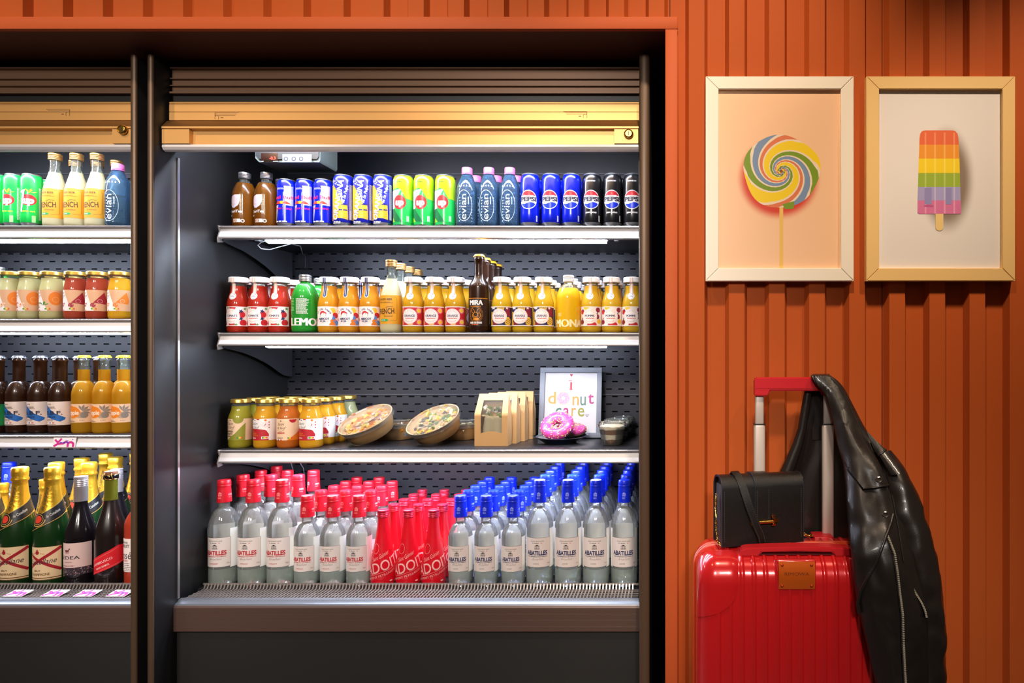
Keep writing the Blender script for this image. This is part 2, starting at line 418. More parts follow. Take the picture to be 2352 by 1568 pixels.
def shelf(root, x0, x1, Z, led0, led1, gusset=True):
    s = obj('shelf', Box(x0, x1, 1.857, 2.195, Z - .022, Z, bev=.002), SHELF, root)
    bm = bmesh.new(); t = Z - .0025
    prof = [(1.868, t), (1.852, t), (1.850, t - .0015), (1.850, t - .004), (1.8555, t - .005), (1.8565, t - .0095), (1.8475, t - .0325), (1.846, t - .034), (1.846, t - .037), (1.852, t - .0385), (1.868, t - .0385)]
    prism(bm, prof, x0 + .003, x1)
    for f in bm.faces:
        c = f.calc_center_median()
        if t - .033 < c.z < t - .012 and abs(f.normal.x) < .5: f.material_index = 1
    bm.normal_update()
    r = obj('price_rail', bm, [LIP, RAILW], s, smooth=25)
    bm = bmesh.new(); prism(bm, [(1.866, t + .001), (1.846, t + .001), (1.852, t - .018), (1.844, t - .036), (1.846, t - .050), (1.866, t - .046)], x0, x0 + .003); obj('rail_end_cap', bm, LIP, s)
    bm = bmesh.new(); lz = Z - .030
    box(bm, led0, led1, 1.882, 1.916, lz - .006, lz + .008, mi=1)
    bar = obj('light_bar', bm, [ALU, ALU], s)
    bm = bmesh.new(); prism(bm, [(1.884, lz - .006), (1.880, lz - .0065), (1.884, lz - .013), (1.898, lz - .0155), (1.912, lz - .0125), (1.914, lz - .006)], led0 + .004, led1 - .004)
    obj('lamp_lens', bm, LED if Z > .9 else M('led_lens_low', 'dfeaff', .4, emit=92), bar, smooth=25)
    bm = bmesh.new()
    for e, sg in ((led0, -1), (led1, 1)):
        box(bm, min(e, e + sg*.02), max(e, e + sg*.02), 1.893, 1.905, lz - .003, lz + .003); box(bm, e + sg*.026 - .006, e + sg*.026 + .006, 1.89, 1.908, lz - .009, lz + .008)
    obj('bar_clip', bm, ALU, bar)
    if gusset:
        pts = [(1.862, -.023), (1.862, -.046)] + [(D, z) for D, z in ((1.90, -.052), (1.95, -.060), (2.00, -.073), (2.05, -.089), (2.09, -.106), (2.12, -.121), (2.15, -.133), (2.175, -.138), (2.197, -.138))] + [(2.197, -.023)]
        obj('bracket', Prism([(a, Z + b) for a, b in pts], x0 + .004, x0 + .007), M('bracket_grey', '34353a', .35), s, smooth=0)
    return s, bar
def wire(bar, pts):
    obj('lamp_wire', Tube(pts, .0014, seg=6), M('wire_grey', 'b9bcc2', .5), bar)
def cooler(label, x0, x1, shelves, leds, nose_l, nose_r, wires=False, cx0=None):
    root = thing('display_cooler', label, 'refrigerated display', ((x0 + x1) / 2, 1.95, 0)); root_off = Vector(root.location)
    class R: pass
    def fix():
        for ch in root.children: ch.location = Vector(ch.location) - root_off
    for (a, b) in (nose_l, nose_r):
        o = obj('end_panel', Box(a, b, 1.6265, 1.706 if a < x0 else 2.30, .02, Z_(125, 1.62) - .004, bev=.003), BLACK, root)
        n = 10; w = (b - a) / 2; c = (a + b) / 2
        poly = [(b, 1.626)] + [(c + w * math.cos(t), 1.6255 - .006 * math.sin(t)) for t in [PI*k/n for k in range(n + 1)]] + [(a, 1.626)]
        obj('front_post', Prism(poly, .02, Z_(125, 1.62), axis='z'), BRONZE, o, smooth=60)
    obj('inner_side_panel', Box(x0 - .0135, x0 - .0105, 1.714, 2.2045, .34, 1.742), CHAR, root)
    obj('edge_trim', Box(x0 + .0012, x0 + .0050, 1.6985, 1.7045, .362, 1.548), ALU, root)
    obj('inner_side_panel', Box(x1 - .003, x1, 1.700, 2.21, .34, 1.742), CHAR, root)
    bp = obj('back_panel', Box(x0 - .0105, x1 - .003, 2.205, 2.215, .34, Z_(398, 2.2)), SLOT, root)
    bm = bmesh.new()
    for y in (398, 573, 905): zz = Z_(y, 2.2); box(bm, x0 - .010, x1 - .004, 2.200, 2.2049, zz - .003, zz)
    obj('panel_seam', bm, M('seam_grey', '5d6068', .3, metal=.5), bp)
    obj('upper_back', Box(x0 - .0105, x1 - .003, 2.206, 2.215, Z_(398, 2.2), 1.742), M('upper_back_dark', '1d2129', .4), root)
    obj('inner_ceiling', Box(x0 - .0105, x1 - .003, 1.72, 2.215, 1.742, 1.755), BLACK, root)
    obj('outer_back', Box(x0, x1, 2.22, 2.30, .02, 1.77), BLACK, root)
    obj('deck', Box(x0 - .0105, x1 - .003, 1.789, 2.204, .335, .3565), SHELF, root)
    # bumper, grille, kick panel
    zb1, zb0 = Z_(1392, 1.689), Z_(1452, 1.689)
    prof = [(1.705, zb0), (1.692, zb0), (1.688, zb0 + .003)] + [q for k in (1, 2, 3) for q in ((1.688, zb0 + k*.0165), (1.6887, zb0 + k*.0165 + .0006), (1.688, zb0 + k*.0165 + .0012))] + [(1.688, zb1 - .004), (1.690, zb1), (1.694, zb1 + .004), (1.700, zb1 + .006), (1.705, zb1 + .0062)]
    bmp = obj('bumper', Prism(prof, x0 - .0 if cx0 is None else cx0, x1), M('bumper_brown', '5f4a42', .45, metal=.3), root, smooth=25)
    bm = bmesh.new(); prism(bm, [(1.690, zb1 - .0005), (1.693, zb1 + .0045), (1.7005, zb1 + .0075), (1.705, zb1 + .012), (1.715, zb1 + .013), (1.715, zb1 - .004), (1.7, zb1 - .004)], x0 + .001, x1)
    obj('bumper_top', bm, M('bumper_grey', '747880', .35, metal=.4), bmp, smooth=30)
    bm = bmesh.new(); zg = .3585; n = int((x1 - x0 - .02) / .0093)
    for i in range(n):
        a = x0 + .012 + i * .0093
        box(bm, a, a + .0036, 1.7155, 1.782, zg - .003, zg)
        prism(bm, [(1.779, zg), (1.786, zg + .013), (1.7885, zg + .013), (1.7885, zg - .003), (1.779, zg - .003)], a, a + .0036)
    for y in (1.7155, 1.733, 1.750, 1.767, 1.780): box(bm, x0 + .006, x1 - .006, y, y + .0032, zg - .0045, zg - .001)
    box(bm, x0 + .006, x1 - .006, 1.7865, 1.7888, zg + .009, zg + .0145)
    obj('air_grille', bm, M('grille_metal', 'a79d98', .3, metal=.6), root, smooth=0)
    obj('grille_well', Box(x0 - .0105, x1 - .003, 1.716, 1.789, .30, .315), BLACK, root)
    obj('kick_panel', Box(x0, x1, 1.700, 1.72, .02, zb0 + .002), KICK, root)
    # canopy
    h, bm, (zm, zr) = canopy(root, x0 + .004, x1)
    return root, h, bm, zm, zr, fix
def finish_handle(root, bm, x0, x1, zm, zr, left_block, right_block):
    hd = None
    blocks = []
    if left_block: box(bm, *left_block, 1.6447, 1.690, zr, zm - .004, bev=.0)
    if right_block: box(bm, *right_block, 1.6447, 1.690, zr, zm - .004)
    return obj('blind_handle', bm, [CHAMP, M('handle_lip', 'dcd8dc', .3, metal=.3), M('champagne_slope_dimmed', '8a6238', .35, metal=.7)], root, smooth=20)  # slope colour darkened in place of the dim ceiling it mirrors
def canopy_light(root, x0, x1):
    o = obj('light_bar', Box(x0, x1, 1.745, 1.785, 1.678, 1.690), ALU, root)
    obj('lamp_lens', Prism([(1.748, 1.678), (1.748, 1.671), (1.765, 1.666), (1.782, 1.671), (1.782, 1.678)], x0 + .004, x1 - .004), M('led_lens_canopy', 'dfeaff', .4, emit=78), o, smooth=30)

ZS1, ZS2, ZS3, ZDK = 1.4005, 1.0865, .743, .3565
XL, XR = -1.3415, -.0945
root, hous, hbm, zm, zr, fix = cooler('wide open drinks cooler with water bottles on its deck, beside the orange panel wall', XL, XR, None, None,
    (X_(336, 1.62), X_(350, 1.62) ), (X_(1468, 1.62), X_(1492, 1.62)))
canopy_light(root, XL + .06, XR - .06)
for Z, g in ((ZS1, 1), (ZS2, 1), (ZS3, 1)):
    s, bar = shelf(root, XL + .0035, XR - .004, Z, X_(615, 1.9), X_(1396, 1.9))
    if Z == ZS1:
        wire(bar, [P(612, 552, 1.90), P(600, 556, 1.91), P(592, 563, 1.92), P(600, 571, 1.93), P(620, 573, 1.95), P(645, 566, 1.96), P(668, 560, 1.97), P(690, 565, 2.05), P(696, 585, 2.19)])
        obj('wire_socket', Box(X_(686, 2.19), X_(704, 2.19), 2.185, 2.2035, Z_(617, 2.19), Z_(582, 2.19), bev=.003), SHELF, bar)
    if Z == ZS3: wire(bar, [P(668, 1062, 2.1), P(672, 1075, 2.15), P(674, 1090, 2.195)]); wire(bar, [P(690, 1064, 2.1), P(697, 1075, 2.15), P(699, 1090, 2.195)])
finish_handle(root, hbm, XL, XR, zm, zr, (XL + .005, X_(438, 1.65)), (X_(1411, 1.645), XR - .001))
pictogram(hous, 494, 259, 1); pictogram(hous, 1348, 256, -1)
hh = [o for o in root.children if o.name.startswith('blind_handle')][-1]; lock(hh, 1444, 308)
# temperature controller
bm = bmesh.new(); cz0, cz1 = Z_(372, 1.85), 1.74
xa, xb = X_(585, 1.85), X_(735, 1.85)
prism(bm, [(xa + .012, cz0), (xb - .004, cz0), (xb, cz0 + .006), (xb, cz1), (xa, cz1), (xa, cz0 + .012)], 1.852, 1.945, axis='y')
cb = obj('controller_box', bm, M('controller_grey', '66706f', .45), root)
bm = bmesh.new(); prism(bm, [(xa + .014, cz0 + .008), (xb - .008, cz0 + .008), (xb - .003, cz0 + .016), (xb - .003, cz1 - .05), (xa + .004, cz1 - .05), (xa + .004, cz0 + .018)], 1.848, 1.852, axis='y')
fp = obj('controller_face', bm, M('controller_face_grey', '1e2224', .4), cb)
d = Decal(); fx = lambda p: X_(p, 1.848)
d.rect(fx(600), fx(638), 1.588, 1.610, M('dark_display', '200808', .2)); d.text('-0.3', fx(626), 1.5955, .009, M('red_digits', 'ff2a12', .5, emit=3), .02)
d.rect(fx(649), fx(716), 1.583, 1.606, M('button_pad', '6a767a', .5))
for p in (657, 675, 692): d.ring(fx(p), 1.593, .004, .0065, INK)
d.rect(fx(602), fx(606), 1.585, 1.5865, WHITE); d.rect(fx(628), fx(638), 1.585, 1.5865, WHITE)
d.flat(); o = d.obj('display', fp); o.location = (0, 1.848, 0)
fix()

XL2, XR2 = -2.66, -1.400
YS1, YS2, YS3 = 1.4010, 1.1265, .786
root2, hous2, hbm2, zm2, zr2, fix2 = cooler('second open drinks cooler holding champagne and beer, cut off by the photo edge', XL2, XR2, None, None,
    (XL2 - .02, XL2 - .004), (X_(297, 1.62), X_(312, 1.62)))
canopy_light(root2, XL2 + .06, XR2 - .06)
for Z in (YS1, YS2, YS3): shelf(root2, XL2 + .0035, XR2 - .004, Z, XL2 + .1, XR2 - .03, gusset=True)
finish_handle(root2, hbm2, XL2, XR2, zm2, zr2, (XL2 + .005, XL2 + .07), (X_(258, 1.645), XR2 - .001))
pictogram(hous2, 160, 251, -1); hh = [o for o in root2.children if o.name.startswith('blind_handle')][-1]; lock(hh, 283, 299)
fix2()
# ================================================================ drinks: shared shapes
def shoulder(h, r, rn, a, b, kind='s', n=10, top=1.0, base_r=.88, m0=0, m1=None, mfill=None, fill=None):
    """bottle outline: base, straight body to a*h, shoulder to b*h, neck to top*h.  FILL: height fraction where the liquid (slot m0) ends and clear glass (slot m1) begins"""
    pts = [(r*base_r*.3, .002), (r*base_r, 0), (r*.965, .003), (r, .009)]
    k = max(2, int(a*h/.03)); pts += [(r, .009 + (a*h - .009) * i / k) for i in range(1, k + 1)]
    for i in range(1, n + 1):
        t = i / n
        w = {'s': (1 + math.cos(PI*t)) / 2, 'c': math.sqrt(max(0, 1 - t*t)) , 'l': 1 - t, 'd': math.cos(PI*t/2) ** 1.3}[kind]
        if kind == 'c': w = .75*w + .25*(1 + math.cos(PI*t))/2
        pts.append((rn + (r - rn)*w, (a + (b - a)*t)*h))
    pts += [(rn, (b + (top - b)*.5)*h), (rn, top*h)]
    if fill is not None:
        out = []; zf = fill*h; done = False
        for i, p in enumerate(pts):
            if not done and p[1] >= zf:
                q = pts[i-1]; rr = q[0] + (p[0]-q[0])*(zf-q[1])/max(p[1]-q[1], 1e-9)
                out.append((rr, zf, m1)); done = True
                if p[1] - zf < 1e-6: continue
            out.append((*p, m1 if done else m0))
        pts = out
    return pts
def rad_of(prof):
    tab = sorted(((p[1], p[0]) for p in prof[1:]), key=lambda q: q[0])
    return lambda v: interp(tab, v)
def fill_disc(bm, prof, z, mi):
    r = rad_of(prof)(z) * .985; n = 28
    f = bm.faces.new([bm.verts.new((r*math.sin(2*PI*i/n), -r*math.cos(2*PI*i/n), z)) for i in range(n)]); f.material_index = mi
def body(name, prof, mats, parent, seg=36, disc=None):
    bm = Lathe(prof, seg=seg)
    if disc: fill_disc(bm, prof, *disc)
    return obj(name, bm, mats, parent, smooth=50, recalc=True)
def screw_cap(z0, z1, r, ridges=3):
    h = z1 - z0; p = [(r*.96, z0), (r, z0 + h*.06)]
    for k in range(ridges):
        a = z0 + h*(.12 + .22*k); p += [(r, a), (r*.94, a + h*.06), (r, a + h*.12)]
    return p + [(r, z1 - h*.12), (r*.95, z1 - h*.03), (r*.86, z1), (r*.8, z1 - h*.02), (.0005, z1 - h*.02)]
def lid_prof(z0, z1, r):
    h = z1 - z0
    return [(r*.97, z0), (r, z0 + h*.08), (r, z0 + h*.2), (r*.975, z0 + h*.3), (r*.985, z0 + h*.8), (r*.95, z1 - h*.05), (r*.9, z1), (r*.84, z1 - h*.03), (r*.8, z1 - h*.12), (.0005, z1 - h*.12)]
def crown(bm, z0, z1, r, mi=0):
    n = 42; rows = []
    for z, k, w in ((z0, 1.0, .06), (z0 + (z1-z0)*.25, .98, .05), (z0 + (z1-z0)*.62, .9, .01), (z1 - (z1-z0)*.12, .84, 0), (z1, .7, 0), (z1 + .0004, .01, 0)):
        rows.append([(r*k*(1 + w*math.cos(21*a))*math.sin(a), -r*k*(1 + w*math.cos(21*a))*math.cos(a), z) for a in [2*PI*i/n for i in range(n)]])
    grid(bm, rows, mi, closed=True); return bm
ORD = ['first', 'second', 'third', 'fourth', 'fifth', 'sixth', 'seventh']
ROWS = ['front row', 'second row', 'third row', 'fourth row', 'fifth row']
def stock(proto, desc, xs, D0, step, z, rows, group, ref='side wall', rz=None, jit=0, dy=None):
    """columns at pixels XS of the front row, each ROWS[k] deep, going straight back"""
    rnd = random.Random(hash(desc) % 997 if False else len(desc))
    for i, px in enumerate(xs):
        nr = rows[i] if isinstance(rows, (list, tuple)) else rows
        for k in range(nr):
            D = D0 + k*step; x = X_(px, D0) + (rnd.uniform(-jit, jit) if k else 0)
            if len(xs) > 1: lab = f"{desc}, {ORD[i]} of its kind from the {ref}, {ROWS[k]}"
            else: lab = f"{desc}, {ROWS[k]} of its column"
            proto.put((x, D, z), lab, group, rz=(rnd.uniform(-.9, .9) if (k and jit) else (rz[i] if rz else 0)))
def hgt(py, D, z): return Z_(py, D) - z

GL = Mglass('clear_glass', milk=.12); GLC = Mglass('clear_glass_soft', 'eef6f2', 'a9c4ba', milk=.14)
NAVY = M('navy_ink', '1f2a5c', .5); REDI = M('red_ink', 'c0202c', .5); PALE = M('pale_label', 'f2e6e2', .5)
OFFW = M('white_lid', 'e8e6ea', .35); GOLDLID = M('gold_lid', 'c9a24a', .3, metal=.8); SILV = M('silver_cap', 'c8c8cc', .3, metal=.85)
LBL = {}
def dots(d, n, u0, u1, v0, v1, r0, r1, mats, seed):
    rnd = random.Random(seed)
    for i in range(n): d.circ(rnd.uniform(u0, u1), rnd.uniform(v0, v1), rnd.uniform(r0, r1), mats[i % len(mats)], n=12, up=(i % 4 == 0))

# ---------------------------------------------------------------- cans
def can_proto(name, h, r, paint, deco, cat='drink can'):
    root = thing(name, 'can', cat)
    n = r*.80
    prof = [(n*.75, .004, 1), (n*.85, .0, 1), (n, .002, 1), (r, .011, 0)] + [(r, .011 + (h - .026)*i/5, 0) for i in range(1, 5)] + [(r, h - .017, 0), (r*.96, h - .010, 0), (n*1.06, h - .0035, 1), (n*1.09, h - .0018, 1), (n*1.05, h, 1), (n*.98, h - .001, 1), (n*.95, h - .006, 1), (.001, h - .006, 1)]
    obj('can_body', Lathe(prof, seg=40, cap1=False), [paint, ALU], root, smooth=35)
    bm = bmesh.new(); box(bm, -.006, .006, -.012, .006, h - .0055, h - .0045, bev=.0004); obj('pull_tab', bm, ALU, root)
    d = Decal(); deco(d); LBL[name] = d.wrap(r, vstep=None); d.obj('printed_wrap', root)
    return Proto(root)
D1 = 1.895
def at1(py): return hgt(py, D1, ZS1)
BLUE = M('can_blue', '0a22d8', .25, metal=.35, coat=.6); SLV = M('can_silver', 'd2d6de', .3, metal=.5)
def deco_bull(d):
    h = at1(415); w = .026; PK = M('pink_red_print', 'e01a4e', .4); Y = M('yellow_sun', 'f4c21e', .4)
    d.poly([(.006, h - .022), (.032, h - .022), (.032, .062), (.010, .062)], SLV); d.poly([(-.034, .062), (-.010, .062), (-.019, .012), (-.034, .012)], SLV)
    d.poly([(.004, .062), (.036, .062), (.036, .012), (.006, .012)], BLUE)
    d.text('Red Bull', 0, .086, .0095, PK, .02, fit=.062)
    d.circ(0, .066, .0085, Y, a0=0, a1=PI)
    for s in (-1, 1):
        d.poly([(s*.002, .067), (s*.008, .0745), (s*.013, .0735), (s*.021, .069), (s*.025, .0655), (s*.018, .0665), (s*.011, .0655)], M('red_animal_print', 'c8322a', .4))
    d.text('ENERGY DRINK', 0, .052, .005, PK, .02, fit=.056); d.bars(-.022, .012, .046, 1, .0035, WHITE, 3); d.bars(-.014, h - .03, .022, 2, .0014, WHITE, 4)
def deco_orangina(d):
    h = at1(405); O = M('orange_print', 'f6a51c', .4); DK = M('deep_blue_print', '101a5a', .4)
    d.poly([(-.034, .022)] + [(-.034 + .066*t, .012 + .008*math.sin(PI*t) + .006*t) for t in (.1, .3, .5, .7, .9)] + [(.026, .030), (.024, .062), (.012, .066), (-.012, h - .040), (-.018, h - .034), (-.034, h - .032)], O)
    d.rect(.0, .024, .046, .050, DK); d.rect(.008, .025, .062, .0655, DK)
    d.text('ORANGINA', -.003, .078, .0175, DK, .10, .12, rot=PI/2 - .16, fit=h*.80)
    d.text('ORANGINA', -.003, .078, .0155, WHITE, .045, .12, rot=PI/2 - .16, fit=h*.775)
    d.text('et Sa Pulpe', .017, .096, .008, WHITE, .02, .25, rot=PI/2 - .22, fit=.055)
    d.bars(-.018, .012, .026, 2, .0022, WHITE, 5); dots(d, 26, -.022, -.002, h - .034, h - .018, .0006, .0014, [WHITE], 3)
    d.rect(.030, .038, .02, h - .03, M('info_panel_grey', 'c2cad8', .4)); d.bars(.0305, h - .034, .007, 34, .0011, INK, 8)
LIME = M('can_lime', 'b6e414', .3, metal=.25, coat=.6)
def deco_up(d):
    h = at1(406); G1 = M('can_green', '12a046', .35, coat=.4); G2 = M('can_light_green', '17c24e', .35, coat=.4); G3 = M('can_dark_green', '0c6a3a', .35); R = M('can_red_dot', 'd8282a', .35)
    d.poly([(-.045, .004), (.045, .004), (.045, .078), (.018, .082), (.006, .104), (-.004, .112), (-.045, .104)], G1)
    d.poly([(-.018, .106), (.004, .108), (-.008, .082), (-.016, .06), (-.022, .012), (-.036, .012), (-.036, .104)], WHITE)
    d.poly([(.008, .012), (.045, .012), (.045, .076), (.018, .080), (.010, .05)], G2)
    d.poly([(-.040, .050), (-.018, .052), (.008, .012), (-.040, .012)], G3); d.poly([(-.04, .024), (-.024, .024), (-.014, .012), (-.04, .012)], LIME)
    d.circ(.000, .070, .0185, R, ry=.021); d.text('up', .000, .071, .0185, WHITE, .06, .12, fit=.025)
    d.bars(-.010, h - .024, .02, 1, .002, G3, 3); d.rect(.020, .0225, .014, .030, WHITE); d.rect(.024, .0265, .014, .030, WHITE)
def deco_pepsi(zero):
    def f(d):
        y = .078; r = .0262; R = M('cola_red', 'd0232e', .35); B = M('cola_blue', '0c2fd0', .35)
        d.circ(0, y, r, WHITE, n=48, ry=r*1.08); d.circ(0, y, r*.93, WHITE, n=48, ry=r*1.0)
        q = r*.93
        top = [(q*math.cos(a), y + q*1.06*math.sin(a)) for a in [math.radians(t) for t in range(24, 157, 6)]]
        d.poly(top + [(-q*.5, y + .0135), (0, y + .0115), (q*.5, y + .0135)], R)
        bot = [(q*math.cos(a), y + q*1.06*math.sin(a)) for a in [math.radians(t) for t in range(200, 335, 6)]]
        d.poly(bot + [(q*.6, y - .0085), (.2*q, y - .0075), (-q*.4, y - .0125), (-q*.8, y - .0115)], B)
        d.text('PEPSI', 0, y + .002, .0125, INK, .055, fit=.050)
        d.rect(.024, .0262, .014, .032, WHITE); d.rect(.0274, .0288, .014, .032, WHITE)
        if zero: d.text('ZERO SUCRES', 0, .040, .004, WHITE, .05, fit=.034); d.text('UN MAX DE GOUT', 0, at1(403) - .024, .0042, WHITE, .05, fit=.026)
    return f
pb = can_proto('energy_drink_can', at1(415), .0264, BLUE, deco_bull)
stock(pb, 'slim blue and silver energy can', (659, 701, 743), D1, .06, ZS1, 1, 'energy drink cans on the top shelf')
po = can_proto('orange_soda_can', at1(405), .0284, M('can_royal_blue', '1522a8', .3, metal=.2, coat=.6), deco_orangina)
stock(po, 'dark blue orange-soda can', (789, 834.5, 880), D1, .062, ZS1, 1, 'orange soda cans on the top shelf')
pu = can_proto('lime_soda_can', at1(406), .0292, LIME, deco_up)
stock(pu, 'lime-green can', (927, 974, 1023), D1, .062, ZS1, 1, 'lime soda cans on the top shelf')
pp = can_proto('blue_cola_can', at1(403), .0288, BLUE, deco_pepsi(0))
stock(pp, 'bright blue cola can', (1218, 1266, 1313), D1, .062, ZS1, 2, 'blue cola cans on the top shelf')
pz = can_proto('black_cola_can', at1(403), .0288, M('can_black', '17171b', .3, metal=.2, coat=.6), deco_pepsi(1))
stock(pz, 'black sugar-free cola can', (1360, 1407, 1453), D1, .062, ZS1, 2, 'black cola cans on the top shelf')

# ---------------------------------------------------------------- tea
def tea():
    root = thing('tea_bottle', 'b', 'bottle'); h = at1(398); r = .0320
    p = shoulder(h - .008, r, .0135, .60, .88, 'c', m0=0, m1=1, fill=.84)
    body('bottle', p, [Mtint('amber_tea', 'a8630f', .68), GL], root, disc=(.84*(h - .008), 0))
    obj('screw_cap', Lathe(screw_cap(h - .019, h, .0165), seg=32), SILV, root)
    d = Decal(); LAV = M('leaf_print', 'cfc4d6', .5)
    d.bars(-.020, .085, .044, 9, .0011, M('faded_print', 'c9914a', .5), 3, gap=2.6)
    d.poly([(-.016, .062), (-.010, .0545), (.0, .053), (.011, .060), (.016, .072), (.0165, .092), (.0, .092), (-.012, .088), (-.0165, .078)], LAV)
    d.text('ChariTea', .000, .043, .0082, WHITE, .015, fit=.044); d.text('black', -.018, .032, .006, WHITE, .03, fit=.014)
    d.rect(-.004, .009, .010, .020, WHITE); d.rect(-.003, .008, .011, .019, M('amber_gap', '9a5a16')); d.text('27', .0025, .015, .005, WHITE, .02); d.rect(.0095, .018, .010, .020, WHITE); d.ring(.0235, .0145, .003, .0052, WHITE)
    d.wrap(rad_of(p)); d.obj('print', root); return Proto(root)
tp = tea(); stock(tp, 'amber tea bottle', (562, 612), D1, .072, ZS1, [1, 2], 'tea bottles on the top shelf', rz=[-.3, -.3])
# ---------------------------------------------------------------- mineral water in blue plastic
def pet(name, h, r):
    root = thing(name, 'b', 'bottle')
    p = [(r*.5, .004), (r*.8, 0), (r*.97, .005), (r, .012)]
    for i in range(9): z = .014 + i*.0085; p += [(r, z), (r*.965, z + .003), (r*.965, z + .005), (r, z + .008)]
    p += [(r, .094), (r*.98, .1), (r*.985, .108), (r*.93, h - .055), (r*.75, h - .042), (.0175, h - .026), (.0135, h - .021), (.0135, h - .002)]
    body('bottle', p, [Mglass('blue_plastic', 'a8cbe8', '3a78b4', milk=.30, mcol='7fb0dc')], root)
    obj('screw_cap', Lathe([(.0155, h - .020), (.0158, h - .016), (.0148, h - .0158), (.0155, h - .0155), (.0155, h - .002), (.0145, h), (.0005, h)], seg=32), M('pink_cap', 'e070b4', .4), root)
    d = Decal(); E = M('embossed_white', 'e6f0fa', .3)
    d.text('evian', -.002, .056, .018, E, .0, rot=PI/2, fit=.074); d.ring(.0, .060, .0225, .0232, E, ky=2.0)
    d.text('naturelle', .0125, .075, .004, E, .0, rot=PI/2, fit=.022)
    for i in range(5): d.poly([(-.016 + .008*i - .002, h - .062), (-.016 + .008*i, h - .056), (-.016 + .008*i + .002, h - .062)], E, up=False)
    d.wrap(lambda v: r if v < .1 else interp([(.1, r), (h - .055, r*.93), (h - .042, r*.75)], v), base=.0006); d.obj('embossing', root); return Proto(root)
pe = pet('mineral_water_bottle', at1(387), .0306)
stock(pe, 'pink-capped water bottle', (1073, 1123, 1171), D1, .085, ZS1, 2, 'pink-capped water bottles on the top shelf', jit=.0006)

